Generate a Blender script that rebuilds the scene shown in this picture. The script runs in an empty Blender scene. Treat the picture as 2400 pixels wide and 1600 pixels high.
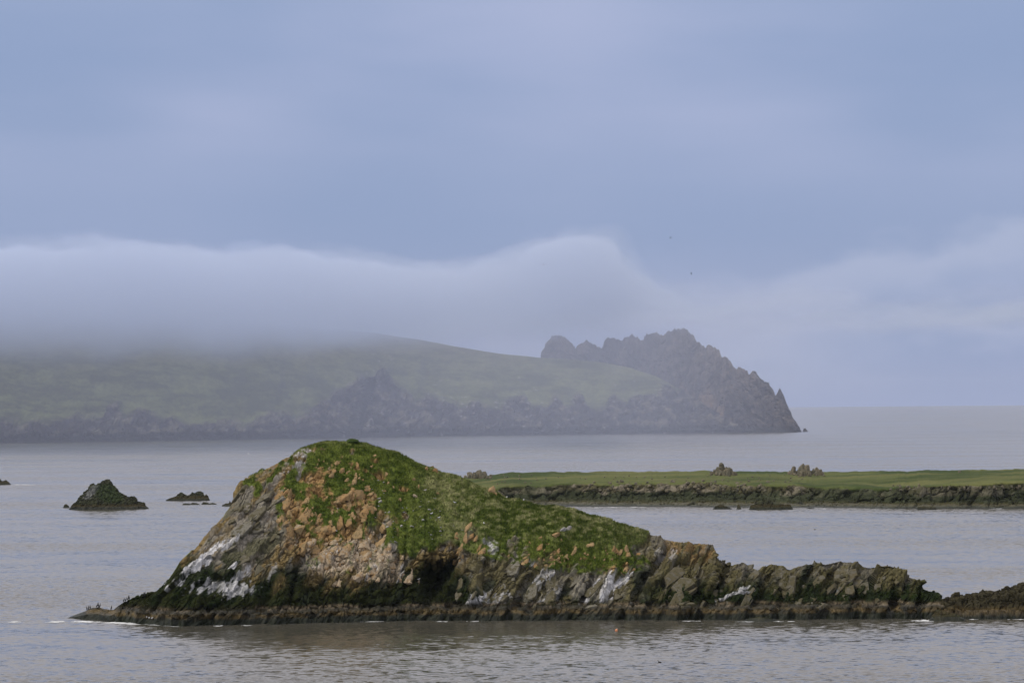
import bpy, bmesh, math, random
import numpy as np
from mathutils import Vector, Matrix, Euler

R = math.radians
scene = bpy.context.scene
col = scene.collection
random.seed(7)
rng = np.random.default_rng(7)

# ------------------------------------------------------------------ camera
F = 8000.0            # focal length in photo pixels (2400 wide)
CAMH = 45.0           # camera height above the sea, metres
HROW = 951.5          # row of the sea level at infinity, middle of the picture
ROLL = 0.0085         # slight roll of the hand-held camera (radians)
cam_d = bpy.data.cameras.new('camera')
cam = bpy.data.objects.new('camera', cam_d)
col.objects.link(cam)
cam_d.sensor_width = 36.0
cam_d.lens = F * 36.0 / 2400.0
cam_d.shift_y = (HROW - 800.0) / 2400.0
cam_d.clip_start = 1.0
cam_d.clip_end = 200000.0
cam.location = (0, 0, CAMH)
cam.rotation_euler = (Matrix.Rotation(R(90), 3, 'X') @ Matrix.Rotation(-ROLL, 3, 'Z')).to_euler()
scene.camera = cam

# ------------------------------------------------------------------ light
SUN_EL, SUN_AZ = R(50), R(-105)     # azimuth from +Y (view) towards +X: sun to the left, slightly behind the camera
sun_dir = Vector((math.sin(SUN_AZ) * math.cos(SUN_EL), math.cos(SUN_AZ) * math.cos(SUN_EL), math.sin(SUN_EL)))
sl = bpy.data.lights.new('sun', 'SUN')
sl.energy = 1.5
sl.angle = R(12)
sl.color = (1.0, 0.92, 0.78)
so = bpy.data.objects.new('sun', sl)
col.objects.link(so)
so.rotation_euler = sun_dir.to_track_quat('Z', 'Y').to_euler()
so.location = (0, 0, 400)

scene.view_settings.view_transform = 'Standard'
scene.view_settings.look = 'None'
scene.view_settings.exposure = 0.0
scene.view_settings.gamma = 1.0
scene.view_settings.use_curve_mapping = False
scene.render.engine = 'CYCLES'
cy = scene.cycles
cy.use_denoising = True
cy.max_bounces = 6
cy.diffuse_bounces = 2
cy.glossy_bounces = 2
cy.transmission_bounces = 2
cy.volume_bounces = 4
cy.volume_step_rate = 1.0
cy.volume_max_steps = 256
cy.caustics_reflective = False
cy.caustics_refractive = False
cy.sample_clamp_indirect = 4.0


class NT:
    """small helper to write node trees"""
    def __init__(self, tree):
        self.t = tree
        self.l = tree.links

    def n(self, kind, **kw):
        nd = self.t.nodes.new(kind)
        for k, v in kw.items():
            setattr(nd, k, v)
        return nd

    def put(self, sock, v):
        if isinstance(v, bpy.types.NodeSocket):
            self.l.new(v, sock)
        elif v is not None:
            sock.default_value = v

    def math(self, op, a, b=None, c=None, clamp=False):
        nd = self.n('ShaderNodeMath', operation=op)
        nd.use_clamp = clamp
        self.put(nd.inputs[0], a)
        if b is not None:
            self.put(nd.inputs[1], b)
        if c is not None:
            self.put(nd.inputs[2], c)
        return nd.outputs[0]

    def mapr(self, v, a, b, c=0.0, d=1.0, smooth=True):
        nd = self.n('ShaderNodeMapRange')
        nd.interpolation_type = 'SMOOTHSTEP' if smooth else 'LINEAR'
        nd.clamp = True
        self.put(nd.inputs['Value'], v)
        for k, x in (('From Min', a), ('From Max', b), ('To Min', c), ('To Max', d)):
            self.put(nd.inputs[k], x)
        return nd.outputs['Result']

    def mix(self, f, a, b, blend='MIX'):
        nd = self.n('ShaderNodeMix', data_type='RGBA', blend_type=blend)
        self.put(nd.inputs[0], f)
        self.put(nd.inputs[6], a if isinstance(a, bpy.types.NodeSocket) else (*a[:3], 1.0))
        self.put(nd.inputs[7], b if isinstance(b, bpy.types.NodeSocket) else (*b[:3], 1.0))
        return nd.outputs[2]

    def comb(self, x, y, z):
        nd = self.n('ShaderNodeCombineXYZ')
        for s, v in zip(nd.inputs, (x, y, z)):
            self.put(s, v)
        return nd.outputs[0]

    def noise(self, vec, scale, detail=3.0, rough=0.5, dist=0.0):
        nd = self.n('ShaderNodeTexNoise')
        self.put(nd.inputs['Vector'], vec)
        nd.inputs['Scale'].default_value = scale
        nd.inputs['Detail'].default_value = detail
        nd.inputs['Roughness'].default_value = rough
        nd.inputs['Distortion'].default_value = dist
        return nd.outputs['Fac']

    def curve(self, v, pts):
        nd = self.n('ShaderNodeFloatCurve')
        self.put(nd.inputs['Value'], v)
        c = nd.mapping.curves[0]
        while len(c.points) < len(pts):
            c.points.new(0.5, 0.5)
        for p, (x, y) in zip(c.points, pts):
            p.location = (x, y)
            p.handle_type = 'AUTO'
        nd.mapping.update()
        return nd.outputs['Value']


world = bpy.data.worlds.new('World')
scene.world = world
world.use_nodes = True
world.cycles.sampling_method = 'MANUAL'
world.cycles.sample_map_resolution = 512
wt = NT(world.node_tree)
world.node_tree.nodes.clear()
w_out = wt.n('ShaderNodeOutputWorld')
w_bg = wt.n('ShaderNodeBackground')
w_bg.inputs['Strength'].default_value = 0.1
tc = wt.n('ShaderNodeTexCoord')
sky = wt.n('ShaderNodeTexSky', sky_type='NISHITA')
sky.sun_disc = False
sky.sun_elevation = SUN_EL
sky.sun_rotation = SUN_AZ
sky.air_density = 1.0
sky.dust_density = 1.5
sep = wt.n('ShaderNodeSeparateXYZ')
wt.l.new(tc.outputs['Generated'], sep.inputs[0])
dx, dy, dz = sep.outputs
az = wt.math('MULTIPLY', wt.math('ARCTAN2', dx, dy), 180 / math.pi)      # degrees right of the view axis
el = wt.math('MULTIPLY', wt.math('ARCSINE', dz), 180 / math.pi)          # degrees above the horizon
# an even stratus deck: blue-grey low down, paler and greyer higher up, with long soft streaks
p1 = wt.comb(wt.math('MULTIPLY', az, 0.13), wt.math('MULTIPLY', el, 0.24), 0.0)
big = wt.noise(p1, 1.0, 1.0, 0.45)
p2 = wt.comb(wt.math('MULTIPLY', az, 0.25), wt.math('MULTIPLY', el, 1.0), 4.0)
mid = wt.noise(p2, 1.0, 2.0, 0.5)
tone = wt.math('ADD', wt.math('MULTIPLY', big, 0.80), wt.math('MULTIPLY', mid, 0.20))
tone = wt.mapr(tone, 0.33, 0.69)
# a bluer gap between the stratus deck and the low cloud
gap = wt.math('MULTIPLY', wt.mapr(el, 1.2, 2.9), wt.mapr(el, 2.9, 5.0, 1.0, 0.0))
tone = wt.math('MULTIPLY', tone, wt.math('SUBTRACT', 1.0, wt.math('MULTIPLY', gap, 0.8)))
low = wt.mix(tone, (2.75, 3.60, 5.85), (4.10, 4.65, 6.90))
high = wt.mix(tone, (9.4, 9.0, 9.5), (11.0, 10.5, 11.0))
deck = wt.mix(wt.mapr(el, 5.6, 17.0), low, high)
# paler drifts of cloud low in the west
rag = wt.math('MULTIPLY', wt.math('SUBTRACT', wt.noise(wt.comb(wt.math('MULTIPLY', az, 0.55), wt.math('MULTIPLY', el, 1.3), 9.0), 1.0, 3.0, 0.55), 0.5), 1.5)
elr = wt.math('ADD', el, rag)


def drift(a0, a1, e_top0, slope, soft_top, depth, amp):
    """a cloud drift whose upper edge climbs from e_top0 at azimuth a0 with the given slope"""
    top = wt.math('ADD', wt.math('MULTIPLY', wt.math('SUBTRACT', az, a0), slope), e_top0)
    below = wt.math('SUBTRACT', top, elr)
    up = wt.mapr(below, 0.0, soft_top)
    dn = wt.mapr(below, soft_top, depth, 1.0, 0.0)
    side = wt.mapr(az, a0 - 1.2, a0 + 1.5)
    side2 = wt.mapr(az, a1, a1 + 6.0, 1.0, 0.0)
    m = wt.math('MULTIPLY', wt.math('MULTIPLY', up, dn), wt.math('MULTIPLY', side, side2))
    return wt.math('MULTIPLY', m, amp)


dr = wt.math('ADD', drift(3.2, 14.0, 2.15, 0.22, 0.55, 1.7, 0.75), drift(3.0, 12.0, 1.35, 0.06, 0.35, 0.9, 0.6))
dr = wt.math('ADD', dr, drift(-1.5, 3.0, 1.25, -0.03, 0.35, 1.2, 0.5), clamp=True)
deck = wt.mix(dr, deck, (4.35, 4.95, 6.95))
skyc = wt.mix(0.88, sky.outputs['Color'], deck)
wt.l.new(skyc, w_bg.inputs['Color'])
wt.l.new(w_bg.outputs[0], w_out.inputs['Surface'])

# ------------------------------------------------------------------ tools
def untilt(px, row):
    """photo pixel -> pixel of an unrolled camera"""
    px = np.asarray(px, float)
    row = np.asarray(row, float)
    return px - ROLL * (row - 800.0), row + ROLL * (px - 1200.0)


def world_at(px, row, Y):
    a, b = untilt(px, row)
    return (a - 1200.0) * Y / F, Y, CAMH - (b - HROW) * Y / F


def to_photo(P):
    a = 1200.0 + F * P[..., 0] / P[..., 1]
    b = HROW - F * (P[..., 2] - CAMH) / P[..., 1]
    return a + ROLL * (b - 800.0), b - ROLL * (a - 1200.0)


def water_Y(px, row):
    return CAMH * F / (untilt(px, row)[1] - HROW)


def _h(ix, iy, iz, seed):
    h = (ix.astype(np.uint32) * np.uint32(374761393)) ^ (iy.astype(np.uint32) * np.uint32(668265263)) ^ (iz.astype(np.uint32) * np.uint32(2147483647)) ^ np.uint32(seed * 974711 & 0xffffffff)
    h = (h ^ (h >> np.uint32(13))) * np.uint32(1274126177)
    h = (h ^ (h >> np.uint32(16))) * np.uint32(2246822519)
    return h ^ (h >> np.uint32(13))


def _f(h):
    return (h & np.uint32(0xffffff)).astype(np.float32) / np.float32(0xffffff)


def vnoise(x, y, z, seed=0):
    """value noise, -1 to 1"""
    x = np.asarray(x, np.float32); y = np.asarray(y, np.float32); z = np.asarray(z, np.float32)
    x, y, z = np.broadcast_arrays(x, y, z)
    fx, fy, fz = np.floor(x), np.floor(y), np.floor(z)
    ix, iy, iz = fx.astype(np.int64), fy.astype(np.int64), fz.astype(np.int64)
    u, v, w = x - fx, y - fy, z - fz
    u = u * u * u * (u * (u * 6 - 15) + 10); v = v * v * v * (v * (v * 6 - 15) + 10); w = w * w * w * (w * (w * 6 - 15) + 10)
    out = np.zeros(x.shape, np.float32)
    for a in (0, 1):
        for b in (0, 1):
            for c in (0, 1):
                out += (u if a else 1 - u) * (v if b else 1 - v) * (w if c else 1 - w) * _f(_h(ix + a, iy + b, iz + c, seed))
    return out * 2 - 1


def fbm(x, y, z, octaves=4, seed=0, gain=0.5):
    s = 0; a = 1.0; t = 0
    for k in range(octaves):
        s = s + a * vnoise(x * 2 ** k + 17.3 * k, y * 2 ** k + 5.1 * k, z * 2 ** k + 9.7 * k, seed + k)
        t += a
        a *= gain
    return s / t


def worley(x, y, z, seed=0):
    """nearest and second distance, cell random, and offset to the cell centre"""
    x = np.asarray(x, np.float32); y = np.asarray(y, np.float32); z = np.asarray(z, np.float32)
    fx, fy, fz = np.floor(x), np.floor(y), np.floor(z)
    d1 = np.full(x.shape, 9, np.float32); d2 = d1.copy()
    r = np.zeros(x.shape, np.float32); r2 = r.copy(); ox = r.copy(); oy = r.copy(); oz = r.copy()
    for a in (-1, 0, 1):
        for b in (-1, 0, 1):
            for c in (-1, 0, 1):
                cx, cy_, cz = fx + a, fy + b, fz + c
                ix, iy, iz = cx.astype(np.int64), cy_.astype(np.int64), cz.astype(np.int64)
                h = _h(ix, iy, iz, seed)
                qx = cx + _f(h); h2 = h * np.uint32(1664525) + np.uint32(1013904223); h2 ^= h2 >> np.uint32(11)
                qy = cy_ + _f(h2); h3 = h2 * np.uint32(22695477) + np.uint32(12345); h3 ^= h3 >> np.uint32(9)
                qz = cz + _f(h3)
                ex, ey, ez = x - qx, y - qy, z - qz
                d = np.sqrt(ex * ex + ey * ey + ez * ez)
                m = d < d1
                d2 = np.where(m, d1, np.minimum(d2, d))
                d1 = np.where(m, d, d1)
                hh = _f(h3 * np.uint32(747796405) + np.uint32(2891336453))
                r = np.where(m, hh, r); r2 = np.where(m, _f(h2), r2)
                ox = np.where(m, ex, ox); oy = np.where(m, ey, oy); oz = np.where(m, ez, oz)
    return d1, d2, r, r2, (ox, oy, oz)


def sstep(v, a, b):
    t = np.clip((v - a) / (b - a), 0, 1)
    return t * t * (3 - 2 * t)


def smooth1(a, k):
    if k < 1:
        return a
    w = np.exp(-np.linspace(-2, 2, 2 * k + 1) ** 2)
    w /= w.sum()
    return np.convolve(np.pad(a, k, mode='edge'), w, mode='valid')


def inpoly(px, py, poly):
    c = np.zeros(px.shape, bool)
    n = len(poly)
    for i in range(n):
        x0, y0 = poly[i]; x1, y1 = poly[(i + 1) % n]
        if y0 == y1:
            continue
        m = ((y0 > py) != (y1 > py)) & (px < (x1 - x0) * (py - y0) / (y1 - y0) + x0)
        c ^= m
    return c


def blob(px, py, cx, cy_, rx, ry, ang=0.0):
    """soft ellipse; ang in degrees, positive leans the long axis up to the right"""
    a = R(ang)
    dx_, dy_ = px - cx, -(py - cy_)
    u = dx_ * math.cos(a) + dy_ * math.sin(a)
    v = -dx_ * math.sin(a) + dy_ * math.cos(a)
    return np.exp(-((u / rx) ** 2 + (v / ry) ** 2))


def lerp(a, b, t):
    return a + (b - a) * t[..., None]


def mesh_from(name, V, Fq, colr=None, smooth=False):
    """mesh from vertex and quad (or triangle) arrays"""
    me = bpy.data.meshes.new(name)
    V = np.asarray(V, np.float32)
    Fq = np.asarray(Fq, np.int32)
    k = Fq.shape[1]
    me.vertices.add(len(V))
    me.vertices.foreach_set('co', V.ravel())
    me.loops.add(Fq.size)
    me.loops.foreach_set('vertex_index', Fq.ravel())
    me.polygons.add(len(Fq))
    me.polygons.foreach_set('loop_start', np.arange(0, Fq.size, k, dtype=np.int32))
    me.polygons.foreach_set('use_smooth', np.full(len(Fq), smooth))
    me.update(calc_edges=True)
    if colr is not None:
        at = me.color_attributes.new('tint', 'FLOAT_COLOR', 'POINT')
        c4 = np.ones((len(V), 4), np.float32)
        c4[:, :3] = colr
        at.data.foreach_set('color', c4.ravel())
    return me


def grid_faces(nu, nv):
    i = np.arange(nu * nv).reshape(nu, nv)
    return np.stack([i[:-1, :-1], i[1:, :-1], i[1:, 1:], i[:-1, 1:]], -1).reshape(-1, 4)


def link(name, me, mat=None, parent=None):
    o = bpy.data.objects.new(name, me)
    col.objects.link(o)
    if mat is not None:
        me.materials.clear()
        me.materials.append(mat)
    if parent is not None:
        o.parent = parent
    return o


def tag(o, label=None, cat=None, group=None, kind=None):
    if label: o['label'] = label
    if cat: o['category'] = cat
    if group: o['group'] = group
    if kind: o['kind'] = kind
    return o


def empty(name, loc=(0, 0, 0)):
    o = bpy.data.objects.new(name, None)
    o.empty_display_size = 2.0
    col.objects.link(o)
    o.location = loc
    return o


def split_mesh(V, Fq, colr, cls, names, mats, parent, smooths):
    """one mesh object for each class of faces"""
    out = []
    for k, nm in enumerate(names):
        f = Fq[cls == k]
        if len(f) == 0:
            out.append(None)
            continue
        u, inv = np.unique(f.ravel(), return_inverse=True)
        me = mesh_from(nm, V[u], inv.reshape(-1, 4), colr[u], smooths[k])
        out.append(link(nm, me, mats[k], parent))
    return out


def grid_normals(P):
    du = np.gradient(P, axis=0)
    dv = np.gradient(P, axis=1)
    n = np.cross(du, dv)
    n /= np.linalg.norm(n, axis=-1, keepdims=True) + 1e-9
    return n


# ------------------------------------------------------------------ materials
def rock_material(name, bump=0.25, scale=1.0, rough=0.92, contrast=0.5, spec=0.08, lo=0.62, hi=1.35):
    """colour from the mesh's own tint, broken up by grain and streaks along the bedding"""
    m = bpy.data.materials.new(name)
    m.use_nodes = True
    t = NT(m.node_tree)
    b = m.node_tree.nodes['Principled BSDF']
    at = t.n('ShaderNodeAttribute', attribute_name='tint')
    g = t.n('ShaderNodeNewGeometry')
    mp = t.n('ShaderNodeMapping')
    mp.inputs['Rotation'].default_value = (0, R(-32), 0)
    mp.inputs['Scale'].default_value = (1.0, 0.6, 0.28)
    t.l.new(g.outputs['Position'], mp.inputs['Vector'])
    n1 = t.noise(mp.outputs[0], 2.2 * scale, 5, 0.62, 0.3)
    n2 = t.noise(g.outputs['Position'], 0.45 * scale, 4, 0.55, 0.2)
    f = t.math('MULTIPLY', t.mapr(n1, 0.3, 0.7, lo, hi, False), t.mapr(n2, 0.3, 0.7, 1 - contrast * 0.35, 1 + contrast * 0.35, False))
    c = t.n('ShaderNodeVectorMath', operation='SCALE')
    t.l.new(at.outputs['Color'], c.inputs[0])
    t.l.new(f, c.inputs['Scale'])
    t.l.new(c.outputs[0], b.inputs['Base Color'])
    b.inputs['Roughness'].default_value = rough
    b.inputs['Specular IOR Level'].default_value = spec
    bp = t.n('ShaderNodeBump')
    bp.inputs['Strength'].default_value = 0.6
    bp.inputs['Distance'].default_value = bump
    t.l.new(n1, bp.inputs['Height'])
    t.l.new(bp.outputs[0], b.inputs['Normal'])
    return m


M_rock = rock_material('lichened_rock')
M_turf = rock_material('turf', bump=0.3, scale=1.3, rough=0.95, contrast=0.5, spec=0.08, lo=0.7, hi=1.25)
M_tidal = rock_material('tidal_rock', bump=0.25, rough=0.6, spec=0.3)
M_far = rock_material('far_ground', bump=1.5, scale=0.12, rough=0.95, spec=0.05, contrast=0.7)
M_farrock = rock_material('far_rock', bump=2.0, scale=0.15, rough=0.95, spec=0.05, contrast=0.8)


def stone_material(name, cols, dark=(0.10, 0.085, 0.06)):
    """loose and standing stones: each stone takes its own shade between the given colours"""
    m = bpy.data.materials.new(name)
    m.use_nodes = True
    t = NT(m.node_tree)
    b = m.node_tree.nodes['Principled BSDF']
    oi = t.n('ShaderNodeObjectInfo')
    g = t.n('ShaderNodeNewGeometry')
    base = t.mix(oi.outputs['Random'], cols[0], cols[1])
    n0 = t.noise(g.outputs['Position'], 0.9, 4, 0.6, 0.3)
    base = t.mix(t.mapr(n0, 0.46, 0.62), base, cols[2])
    n1 = t.noise(g.outputs['Position'], 2.6, 5, 0.65, 0.4)
    base = t.mix(t.mapr(n1, 0.52, 0.66, 0.0, 0.75), base, dark)
    t.l.new(base, b.inputs['Base Color'])
    b.inputs['Roughness'].default_value = 0.9
    b.inputs['Specular IOR Level'].default_value = 0.2
    bp = t.n('ShaderNodeBump')
    bp.inputs['Strength'].default_value = 0.6
    bp.inputs['Distance'].default_value = 0.15
    t.l.new(n1, bp.inputs['Height'])
    t.l.new(bp.outputs[0], b.inputs['Normal'])
    return m


S_orange = stone_material('orange_lichen_stone', [(0.31, 0.185, 0.075), (0.36, 0.25, 0.125), (0.25, 0.185, 0.09)], (0.09, 0.065, 0.035))
S_cream = stone_material('cream_stone', [(0.42, 0.335, 0.22), (0.34, 0.275, 0.19), (0.30, 0.20, 0.10)])
S_grey = stone_material('grey_stone', [(0.34, 0.34, 0.33), (0.26, 0.25, 0.23), (0.42, 0.40, 0.38)])
S_olive = stone_material('olive_slab_stone', [(0.080, 0.072, 0.038), (0.110, 0.094, 0.052), (0.124, 0.115, 0.086)], (0.022, 0.028, 0.010))
S_dark = stone_material('dark_wet_stone', [(0.03, 0.035, 0.016), (0.05, 0.045, 0.022), (0.035, 0.04, 0.02)], (0.012, 0.016, 0.008))
S_far = stone_material('pale_weathered_stone', [(0.13, 0.12, 0.08), (0.19, 0.16, 0.105), (0.10, 0.098, 0.07)], (0.05, 0.05, 0.035))


def plain(name, c, rough=0.8, spec=0.2):
    m = bpy.data.materials.new(name)
    m.use_nodes = True
    t = NT(m.node_tree)
    b = m.node_tree.nodes['Principled BSDF']
    g = t.n('ShaderNodeNewGeometry')
    n = t.noise(g.outputs['Position'], 6.0, 3, 0.6)
    t.l.new(t.mix(n, [x * 0.8 for x in c], [min(1, x * 1.15) for x in c]), b.inputs['Base Color'])
    b.inputs['Roughness'].default_value = rough
    b.inputs['Specular IOR Level'].default_value = spec
    return m


M_white_feather = plain('white_feather', (0.75, 0.75, 0.75))
M_grey_feather = plain('grey_feather', (0.35, 0.36, 0.38))
M_black_feather = plain('black_feather', (0.012, 0.012, 0.012), 0.5)
M_beak = plain('yellow_beak', (0.5, 0.3, 0.05))
M_buoy = plain('faded_orange_float', (0.75, 0.32, 0.16), 0.5)
M_foam = plain('sea_foam', (0.7, 0.72, 0.72), 0.9)

# the sea
SEA_A, SEA_B = 0.62, 0.14
M_sea = bpy.data.materials.new('sea_water')
M_sea.use_nodes = True
t = NT(M_sea.node_tree)
b = M_sea.node_tree.nodes['Principled BSDF']
g = t.n('ShaderNodeNewGeometry')
mp = t.n('ShaderNodeMapping')
mp.inputs['Rotation'].default_value = (0, 0, R(8))
t.l.new(g.outputs['Position'], mp.inputs['Vector'])
mpv = mp.outputs[0]


def squash(sx, sy):
    nd = t.n('ShaderNodeVectorMath', operation='MULTIPLY')
    t.l.new(mpv, nd.inputs[0])
    nd.inputs[1].default_value = (sx, sy, 1)
    return nd.outputs[0]


def slope(vec, detail, rough, amp):
    nd = t.n('ShaderNodeTexNoise')
    t.l.new(vec, nd.inputs['Vector'])
    nd.inputs['Scale'].default_value = 1.0
    nd.inputs['Detail'].default_value = detail
    nd.inputs['Roughness'].default_value = rough
    v = t.n('ShaderNodeVectorMath', operation='SUBTRACT')
    t.l.new(nd.outputs['Color'], v.inputs[0])
    v.inputs[1].default_value = (0.5, 0.5, 0.5)
    m = t.n('ShaderNodeVectorMath', operation='SCALE')
    t.l.new(v.outputs[0], m.inputs[0])
    t.put(m.inputs['Scale'], amp)
    return m.outputs[0]


wind = t.noise(squash(0.0016, 0.0085), 1.0, 4, 0.6)
s_a = slope(squash(0.52, 0.66), 2, 0.6, t.mapr(wind, 0.36, 0.64, SEA_A * 0.6, SEA_A * 1.35))
s_b = slope(squash(0.022, 0.05), 2, 0.5, SEA_B)
va = t.n('ShaderNodeVectorMath', operation='ADD')
t.l.new(s_a, va.inputs[0]); t.l.new(s_b, va.inputs[1])
vm = t.n('ShaderNodeVectorMath', operation='MULTIPLY')
t.l.new(va.outputs[0], vm.inputs[0]); vm.inputs[1].default_value = (1, 1, 0)
vz = t.n('ShaderNodeVectorMath', operation='ADD')
t.l.new(vm.outputs[0], vz.inputs[0]); t.l.new(t.comb(0.0, t.mapr(wind, 0.34, 0.66, -0.062, -0.115), 1.0), vz.inputs[1])      # the wind sea runs in from the open side: its steeper faces look landward
vn = t.n('ShaderNodeVectorMath', operation='NORMALIZE')
t.l.new(vz.outputs[0], vn.inputs[0])
t.l.new(vn.outputs[0], b.inputs['Normal'])
b.inputs['Base Color'].default_value = (0.060, 0.058, 0.045, 1)
b.inputs['Roughness'].default_value = 0.12
b.inputs['IOR'].default_value = 1.33

# ------------------------------------------------------------------ sea sheet
S = 45000.0
sea = link('sea', mesh_from('sea', [(-S, -3000, 0), (S, -3000, 0), (S, S, 0), (-S, S, 0)], [[0, 1, 2, 3]]), M_sea)
tag(sea, kind='structure')

# ------------------------------------------------------------------ land built from its skyline and waterline
BED = R(58)                                  # the beds dip steeply: their traces climb to the right


def bed_coords(P, along, across, deep):
    x, y, z = P[..., 0], P[..., 1], P[..., 2]
    u = x * math.cos(BED) + z * math.sin(BED)
    v = -x * math.sin(BED) + z * math.cos(BED)
    return u / along, v / across, (y + 0.35 * x) / deep


def land(sil, Yf, Yr, px0, px1, ncol, nfront, nback, p=1.6, ledge=2.4, ledge_run=5.5, back=1.0, zmin=-3.0):
    """surface through a skyline: columns along the shore, rows from the waterline over the ridge and down behind"""
    px = np.linspace(px0, px1, ncol)
    sx, sy = np.array(sil, float).T
    row = np.interp(px, sx, sy)
    yf = Yf(px) if callable(Yf) else np.full(ncol, float(Yf))
    yr = Yr(px, row, yf)
    X, _, Z = world_at(px, row, yr)
    P = np.zeros((ncol, nfront + nback, 3))
    pp = p(px) if callable(p) else np.full(ncol, float(p))
    fe = np.clip(Z / (ledge * 1.8), 0.0, 1.0)
    for j in range(nfront):
        s = j / (nfront - 1)
        if s < 0.10:
            q = s / 0.10
            z = zmin + q * (ledge * fe - zmin)
            y = yf - 1.0 + q * 1.8
        elif s < 0.16:
            q = (s - 0.10) / 0.06
            z = ledge * fe + q * 0.4 * fe
            y = yf + 0.8 + q * (ledge_run - 0.8) * fe
        else:
            q = (s - 0.16) / 0.84
            q = q ** 1.08
            z0 = (ledge + 0.4) * fe
            gq = 1 - (1 - q) ** pp
            z = z0 + (Z - z0) * gq
            ys = yf + 0.8 + (ledge_run - 0.8) * fe
            y = ys + np.maximum(yr - ys, 0.3) * q
        P[:, j] = np.stack([X, y + 0 * X, z + 0 * X], -1)
    bl = back * np.maximum(Z, 0) + 5.0
    for j in range(nback):
        q = (j + 1) / nback
        P[:, nfront + j] = np.stack([X, yr + bl * q, Z - (Z - zmin) * q ** 1.5], -1)
    return P, px


D2S = 2400 / 2352.0
def disp(pts):
    return [(a * D2S, b_ * D2S) for a, b_ in pts]


# ================================================================== the near islet
sil = disp([(140, 1450), (150, 1424), (158, 1417), (185, 1407), (215, 1396), (228, 1393), (240, 1398), (262, 1399), (272, 1390), (287, 1379), (330, 1367), (352, 1360), (369, 1353), (376, 1346), (386, 1334), (405, 1303),
            (412, 1290), (428, 1275), (441, 1263), (447, 1262), (452, 1257), (470, 1236), (482, 1222), (500, 1200), (513, 1186), (526, 1167), (536, 1150), (545, 1132), (552, 1120), (558, 1107), (575, 1098), (600, 1085), (622, 1072),
            (640, 1062), (650, 1055), (668, 1047), (688, 1034), (705, 1027), (725, 1021), (745, 1018), (790, 1018), (828, 1019), (850, 1022), (871, 1027), (890, 1034), (910, 1042), (930, 1050), (950, 1060), (968, 1069), (985, 1077),
            (1000, 1083), (1008, 1090), (1030, 1092), (1050, 1096), (1070, 1105), (1090, 1115), (1110, 1122), (1135, 1131), (1150, 1140), (1170, 1146), (1195, 1150), (1220, 1156), (1240, 1161), (1275, 1163), (1310, 1170),
            (1350, 1182), (1390, 1190), (1408, 1194), (1410, 1201), (1440, 1208), (1470, 1217), (1490, 1226), (1510, 1232), (1540, 1240), (1570, 1246), (1600, 1245), (1640, 1249), (1644, 1262), (1650, 1284), (1662, 1294),
            (1685, 1296), (1708, 1294), (1728, 1302), (1742, 1312), (1752, 1301), (1775, 1294), (1800, 1299), (1815, 1306), (1835, 1300), (1870, 1296), (1905, 1292), (1930, 1287), (1960, 1293), (2000, 1302), (2045, 1298), (2070, 1305),
            (2085, 1318), (2100, 1328), (2118, 1332), (2124, 1352), (2140, 1357), (2150, 1358), (2160, 1373), (2172, 1395), (2190, 1440), (2200, 1460)])
wl_px = np.array([0, 158, 300, 420, 700, 980, 1300, 1700, 2150, 2500]) * 1.0
wl_row = np.array([1445, 1447, 1458, 1466, 1461, 1454, 1453, 1452, 1449, 1447]) * 1.0


def islet_Yf(px):
    y = water_Y(px, np.interp(px, wl_px, wl_row))
    return y + 1.6 * vnoise(px / 34.0, px * 0, px * 0 + 3.3, 5) + 0.8 * vnoise(px / 11.0, px * 0, px * 0 + 8.3, 6)


def islet_Yr(px, row, yf):
    z = CAMH - (untilt(px, row)[1] - HROW) * 745 / F
    z = smooth1(np.clip(z, 0, 60), 32)
    return np.interp(px, wl_px, water_Y(wl_px, wl_row)) + 4.0 + 1.18 * z


NC, NF, NB = 1180, 330, 46
P, pxc = land(sil, islet_Yf, islet_Yr, 143, 2243, NC, NF, NB, p=lambda px: np.interp(px, [150, 400, 700, 1200, 1600, 2200], [1.2, 1.5, 1.75, 1.75, 1.45, 1.35]))
B = P.copy()
ppx, prow = to_photo(P)
# dark inlet under the hollow in the middle, and the gullies that part the slabs
Y_in = np.zeros(P.shape[:2])
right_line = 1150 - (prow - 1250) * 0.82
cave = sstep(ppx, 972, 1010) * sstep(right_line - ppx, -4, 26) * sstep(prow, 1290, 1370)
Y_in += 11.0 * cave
jit = 9 * fbm(P[..., 0] / 6, P[..., 2] / 6, P[..., 1] * 0, 3, 21)
for x0, lean, w, dep, r0, r1 in [(672, 0.30, 9, 3.2, 1290, 1330), (905, 0.18, 9, 2.4, 1280, 1330), (780, 0.25, 6, 1.6, 1300, 1350), (1128, 0.30, 6, 1.2, 1240, 1270), (1205, 0.5, 8, 1.8, 1320, 1360),
                                 (1300, 0.5, 9, 2.2, 1330, 1370), (1352, 0.5, 7, 2.2, 1340, 1380), (1478, 0.55, 12, 3.4, 1290, 1320), (1560, 0.45, 8, 1.6, 1330, 1370), (1618, 0.42, 11, 3.2, 1320, 1350), (1650, 0.50, 9, 3.0, 1270, 1310),
                                 (1768, 0.45, 10, 2.6, 1330, 1360), (1822, 0.15, 10, 2.4, 1350, 1370), (1868, 0.42, 12, 3.6, 1310, 1340), (1940, 0.18, 8, 2.6, 1330, 1360), (2020, 0.3, 7, 2.0, 1330, 1360), (2085, 0.2, 9, 2.0, 1350, 1370),
                                 (520, 0.9, 10, 1.2, 1330, 1380), (590, 0.8, 9, 1.2, 1300, 1350), (470, 0.8, 8, 1.0, 1340, 1380), (1010, 0.2, 6, 1.4, 1265, 1290), (1045, 0.2, 6, 1.4, 1260, 1285)]:
    line = x0 + (1425 - prow) * lean + jit
    Y_in += dep * np.exp(-((ppx - line) / w) ** 2) * sstep(prow, r0, r1)
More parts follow.
